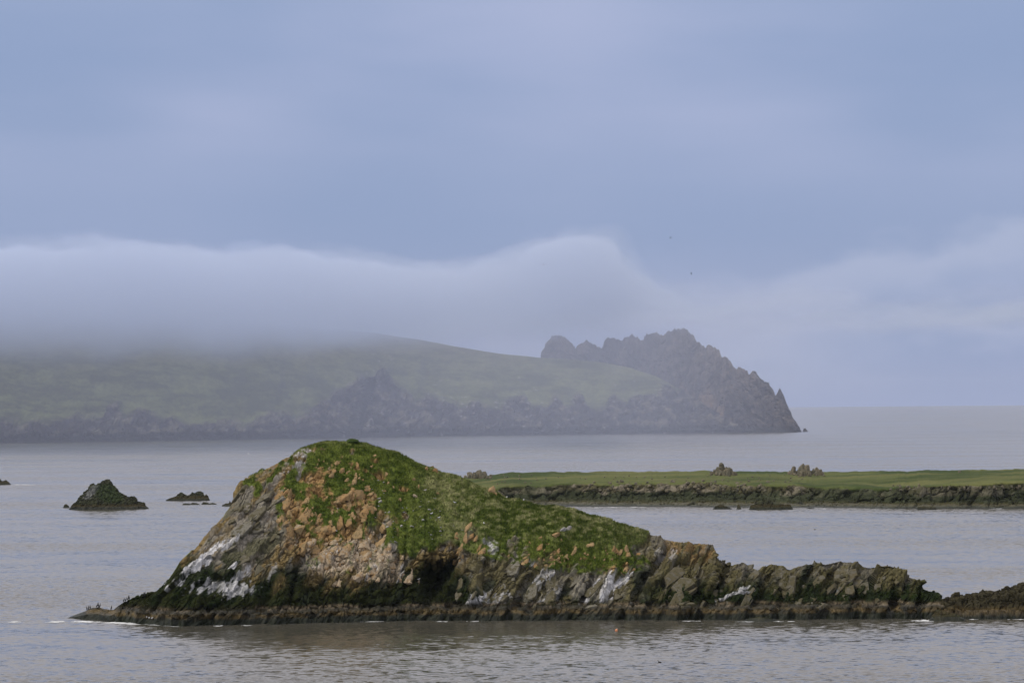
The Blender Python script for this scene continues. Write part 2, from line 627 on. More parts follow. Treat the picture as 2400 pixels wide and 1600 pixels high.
ledge_fade = sstep(P[..., 2], 2.0, 4.5)
front = np.zeros(P.shape[:2]); front[:, :NF] = 1.0
front[:, NF - 12:NF] = np.linspace(1, 0.0, 12)[None, :]
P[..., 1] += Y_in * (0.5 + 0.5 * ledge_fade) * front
# ribs standing out between the gullies
P[..., 1] -= 1.6 * fbm(P[..., 0] / 14 - P[..., 2] / 26, P[..., 2] / 40, P[..., 0] * 0, 3, 31) * front * ledge_fade

# ---- what grows where, in the photograph's own layout
jx = ppx + 26 * fbm(P[..., 0] / 3.4 - P[..., 2] / 7, P[..., 2] / 5, P[..., 1] / 5, 4, 41)
jy = prow + 26 * fbm(P[..., 0] / 3.4 - P[..., 2] / 7, P[..., 2] / 5, P[..., 1] / 5, 4, 47)
turf_poly = [(742, 1000), (733, 1060), (722, 1090), (720, 1140), (732, 1180), (752, 1212), (768, 1205), (790, 1160), (806, 1140), (834, 1112), (862, 1135), (880, 1185), (905, 1240), (918, 1285), (960, 1305),
             (1010, 1290), (1050, 1262), (1078, 1256), (1110, 1246), (1165, 1258), (1210, 1270), (1245, 1262), (1290, 1285), (1340, 1298), (1410, 1318), (1450, 1322), (1488, 1292), (1512, 1268), (1530, 1250), (1518, 1200), (1500, 1000)]
turf = inpoly(jx, jy, turf_poly).astype(float)
d1, d2, cr, cr2, off = worley(*bed_coords(P, 3.6, 1.25, 1.8), 3)
crack = sstep(d2 - d1, 0.0, 0.22)
mixed = blob(ppx, prow, 770, 1190, 110, 110, 60) + blob(ppx, prow, 850, 1290, 90, 50, 20) + blob(ppx, prow, 1290, 1292, 230, 44, -8)
spot = fbm(P[..., 0] / 2.2, P[..., 2] / 3.0, P[..., 1] / 3.0, 3, 55)
mix_th = np.interp(prow, [1080, 1140, 1210, 1260, 1300], [-0.22, -0.02, 0.10, 0.26, 0.62])
zone = ((ppx < 935) & (prow < 1345) & (ppx > 640))
turf = np.where(zone & (mixed > 0.30), (spot + 0.45 * (1 - crack) > mix_th).astype(float), turf)
turf = np.maximum(turf, ((mixed > 0.35) & (ppx > 1000) & (spot + 0.6 * (1 - crack) > 0.10) & (prow < 1345)).astype(float))
# rock showing through the turf
bare = blob(ppx, prow, 810, 1190, 50, 60, 60) * 0.3 + blob(ppx, prow, 880, 1110, 45, 26, 0) * 0.35 + blob(ppx, prow, 690, 1180, 40, 60, 0) * 0.3
turf = np.where((spot < -0.42 + bare) & (ppx < 960), 0.0, turf)
left_turf = inpoly(jx, jy, [(560, 1110), (600, 1080), (700, 1030), (745, 1030), (730, 1075), (650, 1110), (610, 1150), (575, 1150)])
turf = np.where(left_turf & (spot > 0.02), 1.0, turf)
turf[P[..., 2] < 5] = 0
turf[:, NF:] = np.where(P[:, NF:, 2] > 8, np.where(pxc[:, None] < 1525, 1.0, 0.0), 0.0)
turf_s = turf.copy()
for _ in range(2):
    turf_s[1:-1, 1:-1] = (turf_s[1:-1, 1:-1] * 2 + turf_s[:-2, 1:-1] + turf_s[2:, 1:-1] + turf_s[1:-1, :-2] + turf_s[1:-1, 2:]) / 6

# ---- relief: jointed blocks on the rock, tussocks on the turf
N = grid_normals(P)
if N[NC // 2, NF // 2, 1] > 0:
    N = -N


def slabs(P_, width, bed, warp, seed, drop=0.16):
    """stepped beds: each bed leans out towards the right and breaks off sharply"""
    x_, y_, z_ = P_[..., 0], P_[..., 1], P_[..., 2]
    u_ = x_ * math.cos(bed) + z_ * math.sin(bed)
    q_ = (x_ * math.sin(bed) - z_ * math.cos(bed)) / width + warp * fbm(x_ / (width * 3), y_ / (width * 3), z_ / (width * 3), 3, seed)
    q_ = q_ + 0.9 * np.floor(3 * vnoise(u_ / (width * 3.2), q_ * 0.45, y_ * 0, seed + 5)) / 3
    k_ = np.floor(q_); f_ = q_ - k_
    rnd = _f(_h(k_.astype(np.int64), k_.astype(np.int64) * 3, k_.astype(np.int64) * 7, seed + 9))
    ramp = np.where(f_ < 1 - drop, f_ / (1 - drop), (1 - f_) / drop)
    return (ramp - 0.5) * (0.45 + 0.9 * rnd), f_, rnd


tilt = off[0] * (cr - 0.5) * 1.3 + off[1] * (cr2 - 0.5) * 1.6
big_d1, big_d2, bcr, bcr2, boff = worley(*bed_coords(P, 11.0, 3.2, 4.5), 13)
sA, sAf, sAr = slabs(P, 5.2, R(60), 0.7, 201)
sB, sBf, sBr = slabs(P, 1.15, R(57), 0.9, 211)
sL, sLf, sLr = slabs(P, 4.6, R(45), 0.6, 221)
w_tail = sstep(ppx, 1040, 1120)
w_left = sstep(690 - ppx, 0, 60)
relief = 0.8 * (bcr - 0.5) + 1.0 * (boff[1] * (bcr2 - 0.5) * 1.6) - 0.6 * (1 - sstep(big_d2 - big_d1, 0.0, 0.12))
relief += 0.45 * (cr - 0.5) + 0.5 * tilt - 0.75 * (1 - crack)
f1, f2, fr, fr2, foff = worley(*bed_coords(P, 1.9, 0.5, 0.8), 23)
relief += 0.24 * (fr - 0.5) - 0.12 * (1 - sstep(f2 - f1, 0, 0.2)) + 0.25 * foff[1] * (fr2 - 0.5)
relief = relief * (1 - 0.62 * w_tail - 0.62 * w_left)
relief += (2.3 * sA + 0.5 * sB) * (0.35 + 0.65 * w_tail) * (1 - 0.7 * w_left) + w_left * (1.5 * sL + 0.35 * sB)
relief += 0.14 * fbm(P[..., 0] / 1.8, P[..., 1] / 1.8, P[..., 2] / 1.8, 3, 61)
smooth_slab = blob(ppx, prow, 560, 1270, 130, 60, 48) * 0.55 + sstep(ppx, 1500, 1560) * 0.25
relief *= 1 - np.clip(smooth_slab * 0.5, 0, 0.5)
tuss = 0.55 * np.abs(fbm(P[..., 0] / 1.5, P[..., 1] / 1.5, P[..., 2] / 1.5, 3, 71)) + 0.7 * fbm(P[..., 0] / 6, P[..., 1] / 6, P[..., 2] / 6, 3, 72) + 0.25
hgt_fade = np.clip(P[..., 2] / 3.0, 0.25, 1.0) * np.clip((B[:, NF - 1, 2][:, None]) / 4.0, 0.15, 1)
amp = np.where(front > 0, 1.0, 0.8)
ridge_fade = np.ones(P.shape[:2]); ridge_fade[:, NF - 16:NF] = np.linspace(1, 0.35, 16)[None]; ridge_fade[:, NF:NF + 6] = 0.35
P = P + N * ((relief * (1 - turf_s) + tuss * turf_s) * hgt_fade * amp * ridge_fade)[..., None]

# ---- colour
x, y, z = P[..., 0], P[..., 1], P[..., 2]
s1 = fbm(*bed_coords(P, 7, 1.6, 4), 4, 81)
s2 = fbm(*bed_coords(P, 3, 0.9, 3), 4, 85)
s4 = fbm(*bed_coords(P, 1.6, 0.4, 1.5), 3, 87)
s3 = fbm(x / 9, y / 9, z / 9, 3, 88)
C = np.zeros(P.shape)
grey = np.array((0.235, 0.215, 0.175)); olive = np.array((0.200, 0.150, 0.066)); oran = np.array((0.31, 0.20, 0.085)); cream = np.array((0.46, 0.385, 0.28))
white = np.array((0.56, 0.56, 0.565)); black = np.array((0.007, 0.016, 0.002)); tail = np.array((0.096, 0.086, 0.040)); slab = np.array((0.150, 0.138, 0.104))
C[:] = olive
C = lerp(C, grey, sstep(s1 + 0.8 * blob(ppx, prow, 570, 1260, 120, 60, 48), -0.05, 0.35))
wo = np.clip(blob(ppx, prow, 770, 1210, 110, 110, 60) * 1.25 + blob(ppx, prow, 1360, 1300, 150, 34, -10) * 0.9 + blob(ppx, prow, 900, 1120, 130, 70, 0), 0, 1)
C = lerp(C, oran, sstep(wo + 0.55 * s2, 0.35, 0.75))
edge_o = np.exp(-((np.arange(P.shape[1])[None, :] - (NF - 1)) / 9.0) ** 2) * ((ppx > 400) & (ppx < 650))
C = lerp(C, oran * 0.75, np.clip(edge_o, 0, 1) * 0.7)
wc = np.clip(blob(ppx, prow, 800, 1305, 105, 45, 20) + blob(ppx, prow, 905, 1335, 50, 50, 60), 0, 1)
C = lerp(C, cream, sstep(wc + 0.5 * s2, 0.45, 0.8))
tl = sstep(ppx + 30 * s3, 1075, 1110)
C = lerp(C, lerp(np.broadcast_to(np.array((0.115, 0.102, 0.052)), C.shape), np.array((0.21, 0.195, 0.155)), sstep(s1, -0.15, 0.2)), tl * (1 - sstep(wo + 0.5 * s2, 0.35, 0.7)))
tt = sstep(ppx + 25 * s3, 1490, 1560)
C = lerp(C, lerp(np.broadcast_to(tail, C.shape), slab * 0.85, sstep(s1, 0.0, 0.3)), tt)
top_o = sstep(prow, 1330, 1290) * sstep(ppx, 1530, 1600) * sstep(1700 - ppx, 0, 40)
C = lerp(C, np.array((0.24, 0.16, 0.07)), top_o * sstep(s2, -0.2, 0.2) * 0.8)
flk = sstep(700 - ppx, 0, 60) * sstep(s1 - 0.5 * s3, 0.02, 0.3) * sstep(prow, 1130, 1230)
C = lerp(C, np.array((0.075, 0.075, 0.034)), flk * 0.8)
# black lichen belt above the tide, deepened by shade painted on the lower face
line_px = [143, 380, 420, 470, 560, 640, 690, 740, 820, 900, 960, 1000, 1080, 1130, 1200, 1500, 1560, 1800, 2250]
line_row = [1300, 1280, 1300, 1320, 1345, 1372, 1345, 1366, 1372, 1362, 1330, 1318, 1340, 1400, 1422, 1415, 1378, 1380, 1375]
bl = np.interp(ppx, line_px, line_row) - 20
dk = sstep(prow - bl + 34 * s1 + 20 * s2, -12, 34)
dk = np.maximum(dk, np.clip(cave * 1.3, 0, 1))  # the inlet's shade, put into the rock colour
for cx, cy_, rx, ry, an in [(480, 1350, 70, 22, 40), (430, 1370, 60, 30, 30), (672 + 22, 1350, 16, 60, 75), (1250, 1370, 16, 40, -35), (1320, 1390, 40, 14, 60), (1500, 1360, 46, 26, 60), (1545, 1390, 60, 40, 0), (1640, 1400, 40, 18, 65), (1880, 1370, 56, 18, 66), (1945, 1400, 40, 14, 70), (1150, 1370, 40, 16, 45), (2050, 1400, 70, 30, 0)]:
    dk = np.maximum(dk, sstep(blob(ppx, prow, cx, cy_, rx * 1.2, ry * 1.1, an) + 0.5 * s1 + 0.3 * s2, 0.35, 0.95) * 0.85)  # gully shade painted dark, together with lichen patches
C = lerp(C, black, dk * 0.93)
# guano and quartz
for cx, cy_, rx, ry, an, k in [(475, 1312, 90, 11, 41, 1.0), (520, 1372, 66, 16, 4, 0.62), (560, 1385, 40, 16, 10, 0.62), (565, 1350, 26, 12, 30, 0.5), (550, 1325, 16, 5, 38, 1.0), (582, 1330, 14, 7, 60, 0.8), (640, 1340, 22, 4, 60, 0.5), (708, 1062, 24, 12, 10, 0.65), (700, 1100, 32, 13, 45, 0.75),
                               (545, 1270, 30, 7, 45, 0.7), (575, 1240, 20, 5, 40, 0.7), (1148, 1275, 18, 30, 70, 0.75), (1160, 1302, 16, 10, 20, 0.75), (1120, 1405, 40, 12, 28, 0.8), (1160, 1412, 30, 10, 20, 0.8), (1180, 1400, 10, 22, 80, 0.6), (1262, 1362, 34, 14, 62, 0.6), (1290, 1350, 20, 10, 60, 0.6),
                               (1250, 1415, 40, 6, 15, 0.6), (1378, 1395, 46, 7, 58, 0.95), (1425, 1385, 46, 17, 52, 0.85), (1450, 1365, 34, 10, 35, 0.8), (1300, 1395, 22, 12, 50, 0.55), (1720, 1390, 40, 4, 22, 0.7), (1745, 1388, 24, 3, 10, 0.6), (1965, 1380, 14, 5, 70, 0.5),
                               (1240, 1320, 30, 8, 12, 0.5), (770, 1300, 40, 12, 40, 0.4), (870, 1340, 26, 8, 62, 0.55), (940, 1345, 22, 8, 66, 0.55), (1545, 1300, 16, 8, 70, 0.35), (1575, 1300, 16, 8, 70, 0.4)]:
    m_ = sstep(blob(ppx, prow, cx, cy_, rx * 1.12, ry * 1.12, an) + 0.45 * s2 + 0.5 * s4, 0.46, 0.64) * (blob(ppx, prow, cx, cy_, rx * 1.12, ry * 1.12, an) > 0.16)
    C = lerp(C, white, m_ * k * (0.55 + 0.45 * sstep(s4, -0.25, 0.1)))
# the tide's own bands
zz = z + 0.35 * fbm(x / 3, y / 3, z * 0, 3, 91)
fr_ = front > 0
tb = np.array((0.098, 0.070, 0.024))
C = lerp(C, np.array((0.020, 0.019, 0.009)), (1 - sstep(zz, 2.9, 4.0)) * fr_)
pale = np.exp(-((zz - 3.05) / 0.28) ** 2) * sstep(fbm(x / 5, y / 5, z * 0, 2, 97), -0.25, 0.25)
C = lerp(C, np.array((0.30, 0.235, 0.15)), pale * 0.45 * fr_)
br = np.exp(-((zz - 1.75) / 0.55) ** 2) * sstep(fbm(x / 1.6, y / 4, z / 0.8, 3, 99), -0.45, 0.15)
C = lerp(C, tb, br * fr_)
C = lerp(C, np.array((0.010, 0.014, 0.005)), 1 - sstep(zz, 0.9, 1.5))
# turf colours
gn = 0.6 * fbm(x / 3.5, y / 3.5, z / 3.5, 4, 101) + 0.75 * fbm(x / 1.1, y / 1.1, z / 0.7, 2, 103); gm = fbm(x / 16, y / 16, z / 16, 3, 105)
G = lerp(np.broadcast_to(np.array((0.050, 0.074, 0.011)), C.shape), np.array((0.125, 0.158, 0.029)), sstep(gn, -0.35, 0.4))
dry = np.clip(sstep(ppx + 120 * gm, 980, 1130) * sstep(1300 + 60 * gm - prow, -20, 60) * 0.95 + 0.5 * np.exp(-((np.arange(P.shape[1])[None, :] - NF) / 22.0) ** 2), 0, 1)
G = lerp(G, lerp(np.broadcast_to(np.array((0.130, 0.152, 0.046)), C.shape), np.array((0.30, 0.29, 0.145)), sstep(gn, -0.1, 0.5)), dry * 0.8 * sstep(gn + 0.6 * gm, -0.55, 0.15))
C = lerp(C, G, turf_s)

islet = empty('islet', (0.0, 735.0, 0.0))
tag(islet, 'large rocky islet with a humped green turf top and jagged tail of slabs', 'islet')
V = P.reshape(-1, 3) - np.array([0, 735.0, 0])
Fq = grid_faces(NC, NF + NB)[:, ::-1]
fm = lambda a: a.reshape(-1)[Fq].mean(1)
cls = np.where(fm(turf_s) > 0.5, 0, np.where(fm(P[..., 2]) < 2.9, 2, 1))
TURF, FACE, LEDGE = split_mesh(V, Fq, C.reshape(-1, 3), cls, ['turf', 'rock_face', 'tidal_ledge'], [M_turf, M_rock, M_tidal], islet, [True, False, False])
ISL_P, ISL_N, ISL_T = P[:, :NF], N[:, :NF], turf_s[:, :NF]
BASE_N = grid_normals(B)[:, :NF]
if BASE_N[NC // 2, NF // 2, 1] > 0:
    BASE_N = -BASE_N
ipx, irow = to_photo(ISL_P)


def on_islet(px, row):
    d = (ipx - px) ** 2 + (irow - row) ** 2
    k = np.unravel_index(np.argmin(d), d.shape)
    return ISL_P[k].copy(), ISL_N[k].copy(), k


# ---- stones: angular shards, shared shapes
def shard_mesh(name, sx, sy, sz, seed, point=0.5, n=22):
    r_ = np.random.default_rng(seed)
    bm = bmesh.new()
    r_sk = r_.uniform(-1, 1)
    for i in range(n):
        u = r_.normal(size=3)
        u /= np.abs(u).max() ** 0.55 * np.linalg.norm(u) ** 0.45
        h = (u[2] + 1) / 2
        k = 1 - point * max(0.0, h) ** 1.4
        u[0] += 0.35 * h * r_sk
        bm.verts.new((u[0] * sx * k, u[1] * sy * k, u[2] * sz))
    bmesh.ops.convex_hull(bm, input=bm.verts)
    for v in [v for v in bm.verts if not v.link_faces]:
        bm.verts.remove(v)
    bmesh.ops.recalc_face_normals(bm, faces=bm.faces)
    me = bpy.data.meshes.new(name)
    bm.to_mesh(me)
    bm.free()
    return me


def variants(base, mat, n, *a, **k):
    out = []
    for i in range(n):
        me = shard_mesh(base, *a, seed=100 + 13 * i + len(base), **k)
        me.materials.append(mat)
        out.append(me)
    return out


shards = {'orange': variants('standing_stone', S_orange, 10, 0.60, 0.45, 0.95, point=0.55),
          'cream': variants('standing_stone', S_cream, 8, 0.62, 0.45, 0.95, point=0.45),
          'grey': variants('loose_stone', S_grey, 6, 0.9, 0.7, 0.55, point=0.3),
          'olive': variants('rock_slab', S_olive, 8, 0.32, 0.55, 1.0, point=0.45)}


def plate_mesh(name, seed, mat):
    """a flat broken slab: irregular many-sided outline, chamfered on its outer face"""
    q_ = np.random.default_rng(seed)
    n_ = q_.integers(5, 8)
    th = np.sort(q_.uniform(0, 2 * np.pi, n_) * 0.35 + np.arange(n_) / n_ * 2 * np.pi)
    rr = q_.uniform(0.75, 1.1, n_)
    out_ = np.stack([0.5 * rr * np.cos(th), rr * np.sin(th)], -1)
    V_ = [(a, 0.35, b_) for a, b_ in out_] + [(a, -0.10 + 0.05 * q_.normal(), b_) for a, b_ in out_] + [(a * 0.84 + 0.03, -0.2 + 0.05 * q_.normal() - 0.12 * a, b_ * 0.86) for a, b_ in out_]
    F_ = [tuple(range(2 * n_, 3 * n_)), tuple(reversed(range(n_)))]
    for i in range(n_):
        j = (i + 1) % n_
        F_ += [(i, j, n_ + j, n_ + i), (n_ + i, n_ + j, 2 * n_ + j, 2 * n_ + i)]
    me = bpy.data.meshes.new(name)
    me.from_pydata(V_, [], F_)
    bm = bmesh.new(); bm.from_mesh(me)
    bmesh.ops.triangulate(bm, faces=[f for f in bm.faces if len(f.verts) > 4])
    bmesh.ops.recalc_face_normals(bm, faces=bm.faces)
    bm.to_mesh(me); bm.free()
    me.materials.append(mat)
    return me


S_slab = stone_material('bare_slab_stone', [(0.115, 0.102, 0.060), (0.19, 0.18, 0.145), (0.085, 0.075, 0.038)], (0.05, 0.045, 0.025))
shards['plate'] = [plate_mesh('rock_slab', 400 + i, S_olive) for i in range(10)]
shards['bareplate'] = [plate_mesh('rock_slab', 450 + i, S_slab) for i in range(8)]


def stone(kind, name, loc, size, lean, parent, origin, spin=None, squash=(1, 1, 1), lab=None, nrm=None):
    me = random.choice(shards[kind])
    o = bpy.data.objects.new(name, me)
    col.objects.link(o)
    o.parent = parent
    o.location = Vector(loc) - Vector(origin)
    if nrm is not None:
        # long axis along the bedding in the slope's own plane, right edge standing proud
        n_ = Vector(nrm).normalized()
        n_ = (n_ + Vector((0, -0.35, 0))).normalized()
        bz = Vector((math.sin(lean), 0.0, math.cos(lean)))
        bz = (bz - n_ * bz.dot(n_)).normalized()
        by = -n_
        bx = by.cross(bz)
        o.rotation_euler = (Matrix((bx, by, bz)).transposed() @ Matrix.Rotation(random.uniform(-0.42, -0.12), 3, 'Z') @ Matrix.Rotation(random.uniform(-0.12, 0.12), 3, 'X')).to_euler()
    else:
        o.rotation_euler = (random.uniform(-0.18, 0.18), lean, spin if spin is not None else random.uniform(-0.5, 0.5))
    o.scale = (size * squash[0] * random.uniform(0.75, 1.5), size * squash[1] * random.uniform(0.8, 1.3), size * squash[2] * random.uniform(0.7, 1.15))
    if lab:
        o['label'] = lab
    return o


IO = (0, 735.0, 0)
r_ = np.random.default_rng(5)


def scatter(kind, name, n, poly, smin, smax, lean0, lean1, sink=0.45, want=None, squash=(1, 1, 1), lie=True):
    xs = [p_[0] for p_ in poly]; ys = [p_[1] for p_ in poly]
    k = 0; tries = 0
    while k < n and tries < n * 30:
        tries += 1
        a, b_ = r_.uniform(min(xs), max(xs)), r_.uniform(min(ys), max(ys))
        if not inpoly(np.array([a]), np.array([b_]), poly)[0]:
            continue
        p_, n_, kk = on_islet(a, b_)
        if want is not None and not want(ISL_T[kk]):
            continue
        s = r_.uniform(0, 1) ** 1.8 * (smax - smin) + smin
        q = p_ - n_ * s * sink * (0.3 if lie else 1.0) + np.array([0, 0, 0.0 if lie else s * 0.25])
        nb_ = BASE_N[kk]
        stone(kind, name, q, s, r_.uniform(lean0, lean1), TURF if ISL_T[kk] > 0.5 else FACE, IO, squash=squash, nrm=nb_ if lie else None)
        k += 1


scatter('orange', 'standing_stone', 130, [(655, 1150), (700, 1120), (740, 1190), (770, 1190), (840, 1115), (880, 1150), (910, 1240), (900, 1300), (760, 1290), (690, 1300), (650, 1220)], 0.6, 2.1, 0.05, 0.65)
scatter('orange', 'standing_stone', 26, [(745, 1060), (800, 1050), (940, 1080), (960, 1130), (900, 1160), (800, 1120), (760, 1180), (735, 1130)], 0.5, 1.2, -0.1, 0.5)
scatter('cream', 'standing_stone', 80, [(720, 1270), (870, 1250), (960, 1310), (985, 1360), (900, 1375), (730, 1360)], 0.6, 1.9, 0.1, 0.6)
scatter('orange', 'standing_stone', 60, [(1180, 1268), (1280, 1258), (1500, 1295), (1490, 1340), (1200, 1325)], 0.45, 1.3, 0.0, 0.6)
scatter('grey', 'loose_stone', 55, [(860, 1130), (960, 1110), (1060, 1200), (1090, 1250), (930, 1290), (880, 1220)], 0.18, 0.5, -0.5, 0.5, 0.05, want=lambda t_: t_ > 0.6)
scatter('orange', 'standing_stone', 14, [(1050, 1260), (1090, 1230), (1140, 1240), (1130, 1310), (1060, 1330)], 0.8, 1.7, 0.05, 0.4, squash=(0.8, 1, 1.3))
scatter('bareplate', 'rock_slab', 60, [(1110, 1300), (1240, 1330), (1500, 1340), (1500, 1425), (1050, 1425)], 0.9, 2.4, 0.3, 0.75, 0.35, squash=(1.15, 0.8, 1.3))
scatter('plate', 'rock_slab', 85, [(1540, 1270), (1650, 1290), (1800, 1325), (2120, 1340), (2140, 1418), (1560, 1425)], 0.8, 3.2, 0.2, 0.75, 0.45, squash=(1.3, 0.7, 1.2))
scatter('bareplate', 'rock_slab', 26, [(560, 1150), (640, 1110), (680, 1260), (640, 1350), (520, 1330)], 0.9, 2.6, 0.65, 0.9, 0.1, squash=(0.9, 0.7, 1.5))
# slabs along the crest of the tail
for a in np.cumsum(r_.uniform(5, 22, 46)) + 1535:
    rw = np.interp(a, *np.array(sil).T)
    p_, n_, kk = on_islet(a, rw + r_.uniform(1, 8))
    s = r_.uniform(0.45, 1.15)
    stone('olive', 'rock_slab', p_ + np.array([0, 0.5, -s * 0.75]), s, r_.uniform(0.15, 0.55), FACE, IO, squash=(1.1, 1.0, 1.25))
# single stones the eye picks out
for kind, a, b_, s, lean, sq, lab in [('orange', 1306, 1256, 1.35, 0.9, (1.1, 1.1, 0.9), 'big tan boulder lying on the turf'), ('grey', 1322, 1243, 0.8, 0.4, (0.8, 0.6, 1.6), None), ('grey', 1334, 1240, 0.8, 0.5, (0.6, 0.6, 1.8), None),
                                       ('cream', 974, 1165, 0.95, -0.9, (0.8, 0.8, 1.1), 'pale slab lying flat on the turf'), ('orange', 1000, 1100, 0.8, 0.2, (1, 1, 1), None), ('orange', 1012, 1101, 1.0, 0.2, (1, 1, 1), None), ('orange', 1021, 1104, 0.9, 0.1, (1.1, 1, 1), None),
                                       ('orange', 1155, 1154, 1.35, 0.2, (1.1, 1, 1), 'orange stone standing on the skyline'), ('orange', 1163, 1160, 0.8, 0.3, (1, 1, 1), None), ('orange', 838, 1165, 1.9, 0.45, (1.5, 1, 1.2), 'broad orange rock face in the turf'),
                                       ('orange', 680, 1165, 1.5, 0.2, (1, 1, 1.2), None), ('cream', 697, 1245, 1.6, 0.45, (0.9, 1, 1.4), None), ('orange', 790, 1086, 0.9, 0.5, (1.1, 1, 1), None), ('orange', 804, 1104, 1.0, 0.3, (1, 1, 1), None), ('orange', 778, 1116, 0.9, 0.5, (1, 1, 1), None),
                                       ('orange', 870, 1195, 1.2, 0.0, (1, 1, 1.2), None), ('cream', 912, 1230, 0.9, 0.3, (1, 1, 1), None), ('cream', 876, 1250, 0.6, 0.3, (1, 1, 1), None), ('cream', 905, 1258, 0.9, 0.6, (1, 1, 1), None), ('orange', 1440, 1290, 1.2, 0.1, (0.9, 1, 1.1), None),
                                       ('orange', 1470, 1290, 1.1, 0.1, (0.8, 1, 1.3), None), ('orange', 970, 1126, 0.7, 0.1, (1, 1, 1.2), None), ('orange', 982, 1142, 0.6, 0.1, (1, 1, 1.2), None), ('orange', 938, 1172, 0.6, 0.1, (1, 1, 1), None), ('orange', 1028, 1158, 0.6, -0.9, (1, 1, 1), None)]:
    p_, n_, kk = on_islet(a, b_)
    stone(kind, 'boulder', p_ - n_ * 0.1 * s + np.array([0, 0, 0.2 * s]), s, lean, TURF if ISL_T[kk] > 0.5 else FACE, IO, squash=sq, lab=lab)

# ---- grass blades in tufts over the turf
tm = (ISL_T > 0.75)
ti, tj = np.nonzero(tm)
sel = r_.choice(len(ti), 64000)
base = ISL_P[ti[sel], tj[sel]] - np.array(IO)
nb = len(base)
ang = r_.uniform(0, 2 * np.pi, nb)
hgt_ = r_.uniform(0.22, 0.55, nb)
wid = r_.uniform(0.06, 0.15, nb)
dirx = np.stack([np.cos(ang), np.sin(ang), 0 * ang], -1)
lean = np.stack([r_.uniform(-0.1, 0.5, nb), r_.uniform(-0.3, 0.3, nb), 0 * ang], -1) * hgt_[:, None]
base = base + r_.uniform(-0.12, 0.12, (nb, 3)) * np.array([1, 1, 0]) - np.array([0, 0, 0.05])
GV = np.concatenate([base - dirx * wid[:, None], base + dirx * wid[:, None], base + lean + np.array([0, 0, 1]) * hgt_[:, None]])
GF = np.stack([np.arange(nb), np.arange(nb) + nb, np.arange(nb) + 2 * nb], -1)
GC = C[:, :NF][ti[sel], tj[sel]] * r_.uniform(0.55, 1.6, (nb, 1))
gro = link('grass', mesh_from('grass', GV, GF, np.concatenate([GC, GC, GC * 1.15])), M_turf, TURF)
gro['kind'] = 'stuff'
# low mound of plants on the summit
p_, n_, kk = on_islet(827, 1040)


def mound(name, loc, rx, ry, rz, mat, tint, parent, origin, seed):
    bm = bmesh.new()
    bmesh.ops.create_icosphere(bm, subdivisions=4, radius=1.0)
    V_ = np.array([v.co[:] for v in bm.verts]); F_ = np.array([[v.index for v in f.verts] for f in bm.faces])
    bm.free()
    k = 1 + 0.28 * fbm(V_[:, 0] * 2.5, V_[:, 1] * 2.5, V_[:, 2] * 2.5, 3, seed)
    V_ = V_ * k[:, None] * np.array([rx, ry, rz])
    me = mesh_from(name, V_, F_, np.array(tint)[None] * (1 + 0.3 * fbm(V_[:, 0] * 3, V_[:, 1] * 3, V_[:, 2] * 3, 2, seed + 1))[:, None], True)
    o = link(name, me, mat, parent)
    o.location = Vector(loc) - Vector(origin)
    return o


mound('turf_mound', p_ + np.array([0, 0.6, 0.55]), 1.35, 1.0, 0.62, M_turf, (0.045, 0.070, 0.018), TURF, IO, 3)
mound('turf_mound', p_ + np.array([1.9, 0.8, -0.15]), 0.25, 0.25, 0.45, M_turf, (0.045, 0.060, 0.018), TURF, IO, 4)

